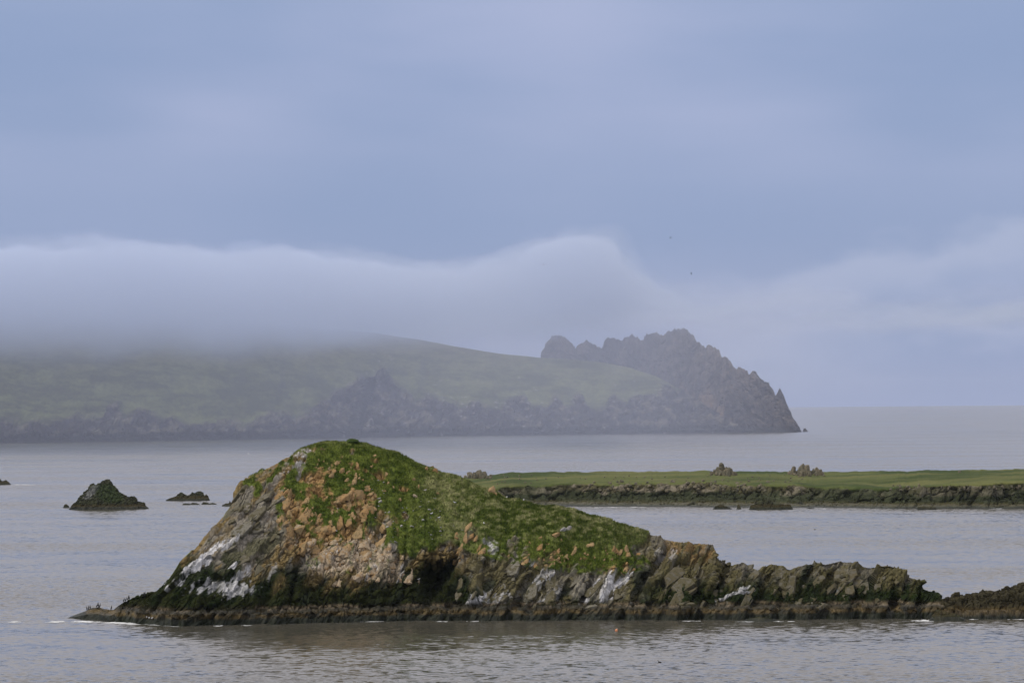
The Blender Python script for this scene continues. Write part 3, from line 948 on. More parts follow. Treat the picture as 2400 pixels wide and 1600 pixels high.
# ================================================================== sea rocks and the low reef
def sea_rock(name, sil_, wrow, label, cat, px_pad=3, p=1.5, thick=1.1, ncol=140, nfront=60, rough=0.5, tone=(0.036, 0.039, 0.021), low=(0.045, 0.038, 0.018), top=None, ledge=1.2, group=None, step=1.0):
    a0, a1 = sil_[0][0], sil_[-1][0]
    full = [(a0 - 6, wrow + 14)] + list(sil_) + [(a1 + 6, wrow + 14)]
    yw = float(water_Y((a0 + a1) / 2, wrow))

    def yr(px, row, yf):
        zz_ = CAMH - (untilt(px, row)[1] - HROW) * yw / F
        return yf + 1.0 + thick * smooth1(np.clip(zz_, 0, 99), max(2, ncol // 20))
    wob = lambda px: yw + 0.4 * step * vnoise(px / 9.0, px * 0, px * 0 + a0, 5)
    P_, _ = land(full, wob, yr, a0 - 5, a1 + 5, ncol, nfront, nfront // 3, p=p, ledge=ledge, ledge_run=2.0, back=thick)
    N_ = grid_normals(P_)
    if N_[ncol // 2, nfront // 2, 1] > 0:
        N_ = -N_
    e1, e2, er, er2, eo = worley(*bed_coords(P_, 4.0 * step, 1.3 * step, 2.0 * step), 7)
    g1, g2, gr, gr2, go_ = worley(*bed_coords(P_, 1.6 * step, 0.6 * step, 0.9 * step), 17)
    rel = 1.1 * (er - 0.5) + 0.9 * eo[1] * (er2 - 0.5) - 0.5 * (1 - sstep(e2 - e1, 0, 0.2)) + 0.45 * (gr - 0.5)
    fade = np.clip(P_[..., 2] / 2.5, 0.15, 1)
    fade[:, nfront - 2:nfront + 1] *= 0.6
    P_ = P_ + N_ * (rel * rough * fade * step)[..., None]
    tn = fbm(P_[..., 0] / (2.5 * step), P_[..., 1] / (2.5 * step), P_[..., 2] / (2.5 * step), 3, 29)
    C_ = np.zeros(P_.shape); C_[:] = tone
    C_ *= (1 + 0.5 * tn)[..., None]
    zt = P_[..., 2] + 0.4 * tn
    C_ = lerp(C_, np.array(low), np.exp(-((zt - 1.6 * step) / (0.7 * step)) ** 2))
    C_ = lerp(C_, np.array((0.011, 0.014, 0.006)), 1 - sstep(zt, 0.5, 1.1))
    if top is not None:
        C_ = top(C_, P_, tn)
    o_ = (float(P_[:, :, 0].mean()), yw, 0.0)
    root = empty(name, o_)
    tag(root, label, cat, group)
    Fq_ = grid_faces(ncol, nfront + nfront // 3)[:, ::-1]
    zc = P_[..., 2].reshape(-1)[Fq_].mean(1)
    split_mesh(P_.reshape(-1, 3) - np.array(o_), Fq_, C_.reshape(-1, 3), np.where(zc < ledge * 0.95, 1, 0), ['rock_body', 'tidal_ledge'], [M_rock, M_tidal], root, [False, False])
    return root, P_, yw


def stack_top(C_, P_, tn):
    a, b_ = to_photo(P_)
    m = sstep(blob(a, b_, 218, 1150, 26, 10, 45) + 0.5 * tn, 0.45, 0.7) * 0.28
    C_ = lerp(C_, np.array((0.4, 0.41, 0.42)), m)
    gm_ = sstep(blob(a, b_, 255, 1155, 40, 22, -30) + 0.3 * tn, 0.3, 0.7) * 0.6
    return lerp(C_, np.array((0.030, 0.050, 0.016)), gm_)


sea_rock('sea_stack', disp([(160, 1168), (168, 1158), (178, 1150), (182, 1142), (192, 1135), (195, 1128), (204, 1122), (207, 1112), (216, 1109), (221, 1112), (226, 1111), (231, 1108), (235, 1103), (245, 1100), (254, 1101), (257, 1110), (264, 1116), (272, 1124), (279, 1131), (287, 1136), (294, 1140), (312, 1140), (317, 1149), (330, 1153), (343, 1166)]), 1193,
         'pointed dark sea stack standing alone with a streaked peak', 'sea stack', thick=1.2, ncol=200, nfront=90, top=stack_top, rough=0.8)
sea_rock('sea_rock', disp([(147, 1163), (150, 1158), (154, 1157), (160, 1162)]), 1190, 'small round dark rock just beside the pointed sea stack', 'rock', ncol=40, nfront=24, ledge=0.4, rough=0.3)
sea_rock('sea_rock', disp([(383, 1147), (395, 1142), (404, 1139), (412, 1133), (418, 1129), (424, 1133), (433, 1137), (440, 1134), (442, 1130), (449, 1131), (453, 1129), (461, 1127), (468, 1130), (472, 1138), (475, 1133), (480, 1139), (483, 1147)]), 1173,
         'low dark reef with two humps beyond the pointed stack', 'rock', ncol=150, nfront=60, ledge=0.8, rough=0.5)
for a, b_, lab in [([(421, 1157), (427, 1155), (437, 1156)], 1183, 'first small awash rock in line below the two-humped reef'), ([(438, 1157), (444, 1154), (452, 1155), (461, 1158)], 1182.5, 'second awash rock in line below the two-humped reef'),
                   ([(464, 1157), (469, 1152), (476, 1153), (482, 1156), (490, 1154), (499, 1157)], 1182, 'longest awash rock in line below the two-humped reef'), ([(512, 1159), (520, 1155), (527, 1155), (529, 1148), (532, 1154), (535, 1147), (540, 1158), (548, 1160)], 1186, 'spiky awash rock against the steep flank of the islet')]:
    sea_rock('sea_rock', disp(a), b_, lab, 'rock', ncol=50, nfront=24, ledge=0.4, rough=0.3, group='rocks awash near the reef')
sea_rock('sea_rock', disp([(-60, 1112), (-40, 1090), (-15, 1085), (0, 1097), (4, 1103), (8, 1104), (14, 1101), (20, 1105), (26, 1111)]), 1136, 'dark rock cut off by the edge beyond the stack, foam trailing off it', 'rock', ncol=90, nfront=40, ledge=0.8, rough=0.6)
sea_rock('reef', disp([(2160, 1412), (2166, 1375), (2180, 1369), (2205, 1362), (2225, 1364), (2245, 1359), (2270, 1353), (2290, 1357), (2305, 1354), (2316, 1346), (2335, 1341), (2360, 1337), (2420, 1325), (2480, 1335), (2560, 1370), (2620, 1415)]), 1449,
         'low dark reef running out of the picture past the tail of the islet', 'reef', ncol=330, nfront=100, ledge=1.9, rough=0.85, thick=1.3, low=(0.085, 0.062, 0.026), tone=(0.036, 0.032, 0.017))
sea_rock('sea_rock', disp([(1710, 1424), (1722, 1418), (1745, 1416), (1778, 1420), (1795, 1425)]), 1456, 'low black weedy rock at the foot of the islet tail', 'rock', ncol=60, nfront=24, ledge=0.5, rough=0.3)
sea_rock('sea_rock', disp([(2135, 1424), (2150, 1400), (2175, 1405), (2200, 1408), (2218, 1422)]), 1455, 'black weedy rock in the gap between islet tail and reef', 'rock', ncol=80, nfront=30, ledge=0.8, rough=0.5)
sea_rock('sea_rock', disp([(1846, 989), (1848, 984), (1851, 983), (1853, 987), (1857, 990)]), 1011.5, 'tiny rock off the seaward tip of the far headland', 'rock', ncol=30, nfront=20, ledge=1.0, rough=0.5, step=3.0, tone=(0.06, 0.055, 0.045))

# ================================================================== the low island
def low_Yf(px):
    y = np.interp(px, [1040, 1300, 1600, 1900, 2100, 2400, 2700], [1545, 1532, 1500, 1478, 1455, 1440, 1440])
    return y + 5 * vnoise(px / 40.0, px * 0, px * 0 + 1.3, 15) + 2 * vnoise(px / 13.0, px * 0, px * 0 + 1.3, 16)


NC2, NF2 = 1080, 150
px = np.concatenate([np.linspace(1035, 2640, 900), np.linspace(2644, 3500, 180)])
yf = low_Yf(px)
topz = np.interp(px, [1035, 1060, 1090, 1200, 1600, 1900, 2100, 2400, 2640, 3200, 3420, 3500], [-3, 2, 9.5, 11.6, 12.2, 12.0, 12.4, 13.3, 14.0, 11.0, 5.0, -3])
topz = topz + (0.30 * vnoise(px / 30.0, px * 0, px * 0, 78) + 0.16 * vnoise(px / 7.0, px * 0, px * 0, 79)) * sstep(px, 1060, 1120)
lipz = np.interp(px, [1035, 1090, 1200, 1350, 1500, 1700, 1850, 1980, 2060, 2130, 2250, 2400, 2640, 3200, 3420, 3500], [-2, 5.5, 8.0, 9.0, 9.5, 9.3, 8.6, 7.6, 7.2, 8.6, 9.4, 10.2, 11, 8, 3.5, -3]) + 0.5 * vnoise(px / 60.0, px * 0, px * 0, 77)
run = np.interp(px, [1035, 1090, 1300, 1900, 2000, 2120, 2640], [5, 20, 34, 34, 28, 18, 16])
P2 = np.zeros((NC2, NF2 + 20, 3))
for j in range(NF2):
    s = j / (NF2 - 1)
    if s < 0.62:
        q = s / 0.62
        zl = np.clip(q * 1.12 - 0.12, 0, 1)
        z_ = np.where(q < 0.107, -2 + 2.0 * q / 0.107, lipz * (0.30 * sstep(zl, 0, 0.35) + 0.70 * sstep(zl, 0.30, 1.0)))
        y_ = yf + run * (0.55 * sstep(q, 0.1, 0.45) + 0.45 * q)
    else:
        q = (s - 0.62) / 0.38
        dip = 1.7 * np.exp(-((q - 0.35) / 0.16) ** 2) * sstep(px, 2000, 2090) * sstep(2330 - px, 0, 140)
        z_ = lipz + (topz - lipz) * (q ** 0.75) - dip
        y_ = yf + run + 150 * q ** 1.6
    P2[:, j, 1] = y_; P2[:, j, 2] = z_
for j in range(20):
    q = (j + 1) / 20
    P2[:, NF2 + j, 1] = yf + run + 150 + 40 * q
    P2[:, NF2 + j, 2] = topz - (topz + 3) * q ** 1.6
P2[..., 0] = ((untilt(px, 1150)[0] - 1200) * 1520 / F)[:, None]
P2[..., 0] *= (P2[..., 1] / 1520)
a2, b2 = to_photo(P2)
grass2 = np.zeros(P2.shape[:2])
jn = fbm(P2[..., 0] / 8, P2[..., 1] / 8, P2[..., 2] / 2, 3, 33)
grass2[:, :] = sstep(P2[..., 2] + 0.9 * jn - (lipz[:, None] - 0.35), -0.4, 0.4)
grass2[:, :int(NF2 * 0.45)] = 0
N2 = grid_normals(P2)
if N2[NC2 // 2, NF2 // 2, 2] < 0:
    N2 = -N2
e1, e2, er, er2, eo = worley(*bed_coords(P2, 9, 4, 5), 9)
g1, g2, gr, gr2, go_ = worley(*bed_coords(P2, 3.5, 1.6, 2.4), 19)
rel2 = 2.0 * (er - 0.5) + 1.5 * eo[1] * (er2 - 0.5) - 0.8 * (1 - sstep(e2 - e1, 0, 0.2)) + 0.9 * (gr - 0.5)
relg = 0.35 * fbm(P2[..., 0] / 14, P2[..., 1] / 20, P2[..., 2] * 0, 4, 36)
P2 = P2 + N2 * ((rel2 * (1 - grass2) * np.clip(P2[..., 2] / 2.0, 0.1, 1) + relg * grass2))[..., None]
x, y, z = P2[..., 0], P2[..., 1], P2[..., 2]
w1 = fbm(x / 7, y / 7, z / 3, 4, 43); w2 = fbm(x / 30, y / 30, z / 12, 3, 44)
zr = z / np.maximum(lipz[:, None], 1.0)
C2 = np.zeros(P2.shape); C2[:] = (0.040, 0.047, 0.024)
C2 *= (1 + 0.5 * w1)[..., None]
palem = sstep(zr + 0.34 * w1 + 0.2 * w2, 0.52, 0.78)
C2 = lerp(C2, lerp(np.broadcast_to(np.array((0.085, 0.078, 0.042)), C2.shape), np.array((0.195, 0.172, 0.125)), sstep(w1 + 0.4 * w2, 0.0, 0.4)), palem * (0.25 + 0.75 * sstep(w2, -0.3, 0.2)) * np.interp(a2, [1035, 1100, 1250, 1380, 1850, 1950, 2100, 2640], [0.9, 0.7, 0.4, 1.0, 1.0, 0.3, 0.6, 0.45]))
C2 = lerp(C2, np.array((0.062, 0.056, 0.024)), np.exp(-((z - 1.4 + 0.4 * w1) / 0.7) ** 2))
C2 = lerp(C2, np.array((0.012, 0.016, 0.008)), 1 - sstep(z, 0.2, 0.7))
G2 = lerp(np.broadcast_to(np.array((0.042, 0.062, 0.016)), C2.shape), np.array((0.092, 0.108, 0.032)), sstep(w2 + 0.6 * fbm(x / 12, y / 20, z * 0, 4, 49), -0.35, 0.4))
G2 = lerp(G2, np.array((0.14, 0.14, 0.05)), sstep(fbm(x / 60, y / 25, z * 0, 3, 52), 0.05, 0.45) * 0.6)
C2 = lerp(C2, G2, grass2)
LO = np.array([150.0, 1560.0, 0.0])
lisl = empty('island', LO)
tag(lisl, 'long flat grassy island with a dark rocky shore beyond the islet', 'island')
Fq2 = grid_faces(NC2, NF2 + 20)
cls2 = np.where(grass2.reshape(-1)[Fq2].mean(1) > 0.5, 0, np.where(P2[..., 2].reshape(-1)[Fq2].mean(1) < 1.6, 2, 1))
split_mesh(P2.reshape(-1, 3) - LO, Fq2, C2.reshape(-1, 3), cls2, ['grass_plateau', 'rock_shore', 'tidal_ledge'], [M_turf, M_rock, M_tidal], lisl, [True, False, False])
l_px, l_row = to_photo(P2[:, :NF2])
far_shards = variants('outcrop', S_far, 8, 0.95, 0.85, 0.9, point=0.3)


def low_stone(px_, row_, wpx, hpx, lab=None):
    d = (l_px - px_) ** 2 + (l_row - row_) ** 2
    p_ = P2[:, :NF2][np.unravel_index(np.argmin(d), d.shape)]
    k = p_[1] / F
    o = bpy.data.objects.new('outcrop', random.choice(far_shards))
    col.objects.link(o)
    o.parent = lisl
    o.location = Vector(p_ - LO) + Vector((0, 0, hpx * k * 0.2))
    o.rotation_euler = (random.uniform(-.2, .2), random.uniform(-.25, .25), random.uniform(0, 6))
    o.scale = (wpx * k * 0.62, wpx * k * 0.62, hpx * k * 0.75)
    if lab: o['label'] = lab


for cx, cw, top_, base_, n in [(1695, 58, 1089, 1117, 44), (1893, 84, 1096, 1118, 40), (1120, 52, 1104, 1124, 36)]:
    for i in range(n):
        u = r_.normal(0, 0.27)
        low_stone(cx + u * cw, base_ - 2 - r_.uniform(0, 7), r_.uniform(5, 11), (base_ - top_) * r_.uniform(0.35, 0.85) * math.exp(-(u * 1.6) ** 2))
for a, b_, w_, h_ in [(1694, 1110, 17, 32), (1685, 1112, 16, 22), (1710, 1112, 18, 20), (1722, 1114, 12, 12), (1860, 1112, 12, 24), (1884, 1112, 22, 30), (1893, 1112, 18, 28), (1917, 1113, 16, 22), (1926, 1114, 10, 18), (2250, 1107, 8, 6), (1105, 1114, 20, 14), (1122, 1112, 26, 18), (1136, 1114, 16, 12)]:
    low_stone(a, b_, w_, h_)
for i in range(70):
    low_stone(r_.uniform(1140, 1900), r_.uniform(1114, 1135), r_.uniform(3, 6), r_.uniform(2, 4))
for i in range(60):
    low_stone(r_.uniform(1380, 1800), r_.uniform(1128, 1152), r_.uniform(5, 11), r_.uniform(4, 8))
for i in range(40):
    low_stone(r_.uniform(2080, 2400), r_.uniform(1138, 1150), r_.uniform(4, 9), r_.uniform(4, 8))
# rocks off the low island
for pts, wr, lab in [([(1639, 1168), (1645, 1161), (1655, 1158), (1664, 1160), (1672, 1163), (1682, 1167)], 1193, 'humped rock in the shallows, leftmost off the low island'), ([(1693, 1168), (1697, 1159), (1701, 1160), (1704, 1168)], 1193, 'small upright rock between two larger ones off the low island'),
                     ([(1722, 1169), (1725, 1160), (1740, 1155), (1752, 1150), (1762, 1142), (1770, 1148), (1782, 1155), (1800, 1157), (1815, 1158), (1823, 1168)], 1194, 'largest pointed rock standing off the low island shore'), ([(1853, 1167), (1860, 1165), (1872, 1167)], 1192, 'barely awash flat rock beside the low island shore'), ([(2108, 1169), (2110, 1163), (2130, 1163), (2150, 1164), (2152, 1169)], 1194, 'flat-topped rock off the low island shore, far along it')]:
    sea_rock('sea_rock', disp(pts), wr, lab, 'rock', ncol=70, nfront=30, ledge=0.6, rough=0.45, group='rocks off the low island')

# ================================================================== the far headland
head = empty('headland', (0, 5200, 0))
HO = np.array([0, 5200.0, 0])
tag(head, 'large misty headland with a grassy slope, sea cliffs and a ragged crest', 'headland')
hw_px = np.array([-500, 0, 500, 1000, 1400, 1850, 2000]); hw_row = np.array([1046, 1038, 1031, 1022, 1017, 1012, 1011])
hill_sil = [(-420, 690), (0, 705), (300, 725), (600, 755), (760, 772), (875, 779), (960, 792), (1060, 810), (1173, 829), (1266, 838), (1330, 842), (1400, 848), (1470, 860), (1540, 882), (1600, 915), (1660, 955), (1720, 990), (1765, 1014), (1790, 1030)]


def head_Yf(px):
    y = water_Y(px, np.interp(px, hw_px, hw_row))
    y = np.interp(px, [-500, 0, 500, 1000, 1400, 1850], np.interp([-500, 0, 500, 1000, 1400, 1850], px, y)) if False else y
    return y + 22 * vnoise(px / 70.0, px * 0, px * 0, 55) + 12 * vnoise(px / 24.0, px * 0, px * 0 + 4, 56)


def hill_Yr(px, row, yf):
    z_ = CAMH - (untilt(px, row)[1] - HROW) * 5400 / F
    return smooth1(water_Y(px, np.interp(px, hw_px, hw_row)), 20) + 30 + 2.3 * smooth1(np.clip(z_, 0, 400), 20)


NC3, NF3, NB3 = 900, 200, 14
P3, px3 = land(hill_sil, head_Yf, hill_Yr, -420, 1785, NC3, NF3, NB3, p=1.25, ledge=5.0, ledge_run=10.0, back=1.2, zmin=-6)
a3, b3 = to_photo(P3)
# sea cliffs at the foot of the slope, higher at the great cleft
cl_h = np.interp(px3, [-420, 0, 250, 330, 400, 560, 700, 780, 850, 900, 960, 1040, 1150, 1300, 1450, 1600, 1785], [24, 26, 30, 46, 42, 24, 34, 46, 78, 90, 64, 46, 46, 54, 50, 70, 60])
cl_h = cl_h * (1 + 0.25 * vnoise(px3 / 26.0, px3 * 0, px3 * 0, 57))
z = P3[..., 2]
cliff = 1 - sstep(z - cl_h[:, None], -6, 8)
P3[..., 1] += -26 * cliff * sstep(z, 2, 14) * np.linspace(1, 1, NC3)[:, None]
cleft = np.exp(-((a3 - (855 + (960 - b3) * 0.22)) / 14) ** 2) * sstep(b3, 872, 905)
P3[:, :NF3, 1] += (60 * cleft)[:, :NF3]
gul = fbm(P3[..., 0] / 60 - P3[..., 2] / 90, P3[..., 0] * 0, P3[..., 2] / 200, 4, 58)
P3[:, :NF3, 1] += (34 * gul * cliff * sstep(z, 3, 18))[:, :NF3]
N3 = grid_normals(P3)
if N3[NC3 // 2, NF3 // 2, 2] < 0:
    N3 = -N3
e1, e2, er, er2, eo = worley(*bed_coords(P3, 34, 13, 16), 9)
g1, g2, gr, gr2, go_ = worley(*bed_coords(P3, 12, 5, 7), 19)
rel3 = 9 * (er - 0.5) + 6 * eo[1] * (er2 - 0.5) - 3.5 * (1 - sstep(e2 - e1, 0, 0.2)) + 3.5 * (gr - 0.5)
relg3 = 4.0 * fbm(P3[..., 0] / 70, P3[..., 1] / 90, P3[..., 2] / 50, 4, 63) + 1.2 * fbm(P3[..., 0] / 12, P3[..., 1] / 12, P3[..., 2] / 12, 3, 64)
ed = np.ones(P3.shape[:2]); ed[:, NF3 - 8:] = 0.3
P3 = P3 + N3 * ((rel3 * cliff + relg3 * (1 - cliff)) * ed * np.clip(P3[..., 2] / 8, 0.1, 1))[..., None]
x, y, z = P3[..., 0], P3[..., 1], P3[..., 2]
v1 = fbm(x / 45, y / 40, z / 9, 4, 65); v2 = fbm(x / 150, y / 150, z / 60, 3, 66); v3 = fbm(x / 14, y / 14, z / 12, 3, 67)
G3 = lerp(np.broadcast_to(np.array((0.066, 0.074, 0.028)), P3.shape), np.array((0.150, 0.165, 0.060)), sstep(v1 + 0.35 * v2 + 0.5 * fbm(x / 12, y / 10, z / 4, 3, 70), -0.5, 0.5))
G3 = lerp(G3, np.array((0.11, 0.095, 0.06)), sstep(z + 60 * v1, 90, 190) * 0.7)
K3 = lerp(np.broadcast_to(np.array((0.050, 0.045, 0.045)), P3.shape), np.array((0.175, 0.155, 0.115)), sstep(v3 + 0.6 * v1, -0.1, 0.55))
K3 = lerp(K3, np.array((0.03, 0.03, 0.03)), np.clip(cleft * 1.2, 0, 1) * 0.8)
K3 = lerp(K3, np.array((0.028, 0.028, 0.026)), 1 - sstep(z + 5 * v1, 8, 15))
spk = sstep(fbm(x / 6, y / 6, z / 5, 2, 68), 0.58, 0.66) * (1 - sstep(z - cl_h[:, None], 10, 60)) * sstep(a3, 700, 900)
C3 = lerp(G3, K3, np.clip(cliff + 0.5 * v3 * cliff * (1 - cliff) * 4, 0, 1))
C3 = lerp(C3, np.array((0.42, 0.40, 0.38)), spk * 0.8)
Fq3 = grid_faces(NC3, NF3 + NB3)
ccls = np.where(cliff.reshape(-1)[Fq3].mean(1) > 0.5, 1, 0)
split_mesh(P3.reshape(-1, 3) - HO, Fq3, C3.reshape(-1, 3), ccls, ['grass_slope', 'sea_cliff'], [M_far, M_farrock], head, [True, False])

crag_sil = disp([(1236, 840), (1243, 822), (1244, 811), (1252, 800), (1254, 786), (1262, 780), (1270, 773), (1280, 769), (1291, 770), (1302, 776), (1312, 786), (1321, 794), (1323, 806), (1326, 795), (1334, 792), (1343, 785), (1350, 785), (1360, 790), (1372, 795), (1384, 799), (1388, 788), (1394, 779), (1403, 775), (1412, 778), (1423, 782),
                 (1432, 781), (1436, 773), (1448, 772), (1456, 771), (1462, 776), (1476, 781), (1480, 779), (1481, 768), (1492, 765), (1510, 766), (1524, 769), (1536, 760), (1550, 757), (1565, 757), (1578, 758), (1590, 768), (1602, 780), (1616, 790), (1622, 798), (1630, 796), (1644, 797), (1655, 806), (1660, 818), (1672, 820), (1681, 834), (1690, 848),
                 (1694, 852), (1697, 845), (1707, 842), (1718, 847), (1722, 857), (1727, 856), (1737, 852), (1741, 860), (1752, 873), (1768, 884), (1777, 897), (1783, 908), (1787, 903), (1793, 894), (1799, 904), (1806, 922), (1814, 940), (1822, 958), (1832, 976), (1840, 990), (1846, 1000), (1850, 1010)])


def crag_Yf(px):
    b_ = np.interp(px, [1250, 1500, 1620, 1700, 1870], [5700, 5660, 5560, 5440, 5430])
    return b_ + 10 * vnoise(px / 30.0, px * 0, px * 0 + 4, 59)


def crag_Yr(px, row, yf):
    z_ = CAMH - (untilt(px, row)[1] - HROW) * 5600 / F
    return np.interp(px, [1250, 1500, 1620, 1700, 1870], [5700, 5660, 5560, 5440, 5430]) + 14 + 0.75 * smooth1(np.clip(z_, 0, 400), 24)


NC4, NF4, NB4 = 760, 170, 30
cq = np.arange(crag_sil[0][0], crag_sil[-1][0], 1.2)
cr_row = np.interp(cq, *np.array(crag_sil).T)
blk = np.floor(2.5 * vnoise(cq / 13.0, cq * 0, cq * 0, 301)) / 2.5 * 3.2 + 3.2 * vnoise(cq / 4.3, cq * 0, cq * 0 + 2, 302) + 2.0 * vnoise(cq / 2.2, cq * 0, cq * 0 + 2, 303)
crag_sil = list(zip(cq, cr_row + blk * sstep(1000 - cr_row, 0, 30)))
P4, px4 = land(crag_sil, crag_Yf, crag_Yr, crag_sil[0][0], crag_sil[-1][0], NC4, NF4, NB4, p=1.35, ledge=4.0, ledge_run=6.0, back=0.8, zmin=-6)
a4, b4 = to_photo(P4)
z = P4[..., 2]
gul4 = fbm(P4[..., 0] / 34 + P4[..., 2] / 80, P4[..., 0] * 0, P4[..., 2] / 150, 4, 68)
inner = np.ones(P4.shape[:2]); inner[:, NF4 - 14:NF4] = np.linspace(1, 0, 14)[None]; inner[:, NF4:] = 0
P4[..., 1] += 26 * gul4 * inner * sstep(z, 3, 20)
N4 = grid_normals(P4)
if N4[NC4 // 2, NF4 // 2, 1] > 0:
    N4 = -N4
e1, e2, er, er2, eo = worley(P4[..., 0] / 24 + P4[..., 2] / 70, P4[..., 1] / 34, P4[..., 2] / 44, 9)
g1, g2, gr, gr2, go_ = worley(P4[..., 0] / 5.5, P4[..., 1] / 7, P4[..., 2] / 8, 19)
rel4 = 13 * (er - 0.5) + 7 * eo[1] * (er2 - 0.5) - 5 * (1 - sstep(e2 - e1, 0, 0.2)) + 4.5 * (gr - 0.5) - 2 * (1 - sstep(g2 - g1, 0, 0.2))
ed4 = np.ones(P4.shape[:2]); ed4[:, NF4 - 40:NF4] = np.linspace(1, 0.05, 40)[None]; ed4[:, NF4:NF4 + 8] = np.linspace(0.05, 0.5, 8)[None]
N4 = N4 * np.array([0.6, 1.0, 0.25])
P4 = P4 + N4 * (rel4 * ed4 * np.clip(P4[..., 2] / 8, 0.1, 1))[..., None]
x, y, z = P4[..., 0], P4[..., 1], P4[..., 2]
v1 = fbm(x / 30, y / 30, z / 30, 4, 65); v3 = fbm(x / 8, y / 8, z / 8, 3, 69)
C4 = lerp(np.broadcast_to(np.array((0.055, 0.048, 0.045)), P4.shape), np.array((0.12, 0.10, 0.085)), sstep(v3 + v1, -0.3, 0.5))
C4 = lerp(C4, np.array((0.24, 0.16, 0.09)), sstep(blob(a4, b4, 1640, 960, 70, 45, -40) + 0.6 * v1, 0.45, 0.8) * 0.6)
C4 = lerp(C4, np.array((0.03, 0.03, 0.03)), 1 - sstep(z + 4 * v1, 6, 12))
me4 = mesh_from('rock_crest', P4.reshape(-1, 3) - HO, grid_faces(NC4, NF4 + NB4)[:, ::-1], C4.reshape(-1, 3), False)
link('rock_crest', me4, M_farrock, head)

# ================================================================== foam
def foam_strip(px0, px1, rowf, wid_px, n, seed, dens=0.5):
    """broken patches of foam lying on the water along a shore"""
    q = np.random.default_rng(seed)
    V_, F_ = [], []
    clumps = q.uniform(px0, px1, max(3, n // 8))
    for i in range(n):
        a = float(np.clip(q.choice(clumps) + q.normal(0, 7), px0, px1))
        rw = rowf(a) + q.normal(0, wid_px * 0.5)
        Yw = float(water_Y(a, rw))
        X_ = float((untilt(a, rw)[0] - 1200) * Yw / F)
        L = q.uniform(0.2, 1.0) ** 2 * dens * 3.0 * Yw / 715
        W = q.uniform(0.2, 1.0) * dens * 1.5 * Yw / 715
        k = len(V_)
        m_ = 9
        for j in range(m_):
            th = 2 * math.pi * j / m_
            rr = q.uniform(0.55, 1.0)
            V_.append((X_ + L * rr * math.cos(th), Yw + W * rr * math.sin(th), 0.025 + 0.004 * (i % 9)))
        V_.append((X_, Yw, 0.05 + 0.004 * (i % 9)))
        F_ += [(k + j, k + (j + 1) % m_, k + m_) for j in range(m_)]
    return V_, F_


FV, FF = [], []
row_i = lambda a: np.interp(a, wl_px, wl_row)
for px0, px1, fn, w_, n, sd, dn in [(120, 320, lambda a: np.interp(a, [120, 200, 320], [1458, 1456, 1461]), 2.2, 95, 1, 0.75), (0, 150, lambda a: 1457 + 0 * a, 1.6, 22, 2, 0.6), (330, 640, lambda a: row_i(a) + 2, 0.8, 40, 3, 0.35), (632, 720, lambda a: np.interp(a, [632, 720], [1454, 1457]), 0.8, 50, 4, 0.7),
                                    (790, 890, lambda a: 1456 + 0 * a, 0.7, 34, 5, 0.6), (900, 1300, lambda a: row_i(a) + 2, 0.8, 26, 6, 0.3), (1560, 1640, lambda a: row_i(a) + 3, 0.7, 14, 7, 0.35), (1700, 1860, lambda a: row_i(a) + 4.5, 1.0, 34, 8, 0.4), (2130, 2185, lambda a: 1454 + 0 * a, 1.4, 44, 9, 0.65), (2250, 2400, lambda a: 1451 + 0 * a, 0.7, 20, 10, 0.35),
                                    (1420, 1560, lambda a: 1188 + 0 * a, 0.7, 22, 11, 0.45), (1380, 1460, lambda a: 1189 + 0 * a, 0.5, 10, 12, 0.4), (2300, 2345, lambda a: 1192 + 0 * a, 0.6, 10, 13, 0.4), (1860, 1960, lambda a: 1192 + 0 * a, 0.8, 14, 14, 0.3), (26, 75, lambda a: 1135.5 + 0 * a, 0.5, 20, 15, 0.6)]:
    v_, f_ = foam_strip(px0, px1, fn, w_, n, sd, dn)
    k = len(FV)
    FV += v_
    FF += [tuple(i + k for i in f) for f in f_]
foam = link('foam', mesh_from('foam', np.array(FV), np.array(FF)), M_foam)
tag(foam, 'broken white foam along the waterlines of islet, reef and island', 'foam', kind='stuff')

# ================================================================== birds and the float
def lathe(prof, n=10):
    """closed body of revolution along +X from (x, z_centre, radius) rows"""
    V_, F_ = [], []
    for (x_, zc, r0) in prof:
        for j in range(n):
            th = 2 * math.pi * j / n
            V_.append((x_, r0 * math.cos(th), zc + r0 * math.sin(th)))
    for i in range(len(prof) - 1):
        for j in range(n):
            F_.append((i * n + j, i * n + (j + 1) % n, (i + 1) * n + (j + 1) % n, (i + 1) * n + j))
    return V_, F_


def poly_mesh(name, V_, F_, mat, smooth=True):
    me = bpy.data.meshes.new(name)
    me.from_pydata(V_, [], F_)
    me.polygons.foreach_set('use_smooth', [smooth] * len(me.polygons))
    me.materials.append(mat)
    me.update()
    return me


def tube(pts, rad, n=8):
    V_, F_ = [], []
    for i, p_ in enumerate(pts):
        a = Vector(pts[max(i - 1, 0)]); b_ = Vector(pts[min(i + 1, len(pts) - 1)])
        d = (b_ - a).normalized()
        u = d.orthogonal().normalized(); w = d.cross(u)
        for j in range(n):
            th = 2 * math.pi * j / n
            V_.append(tuple(Vector(p_) + (u * math.cos(th) + w * math.sin(th)) * rad[i]))
    for i in range(len(pts) - 1):
        for j in range(n):
            F_.append((i * n + j, i * n + (j + 1) % n, (i + 1) * n + (j + 1) % n, (i + 1) * n + j))
    return V_, F_


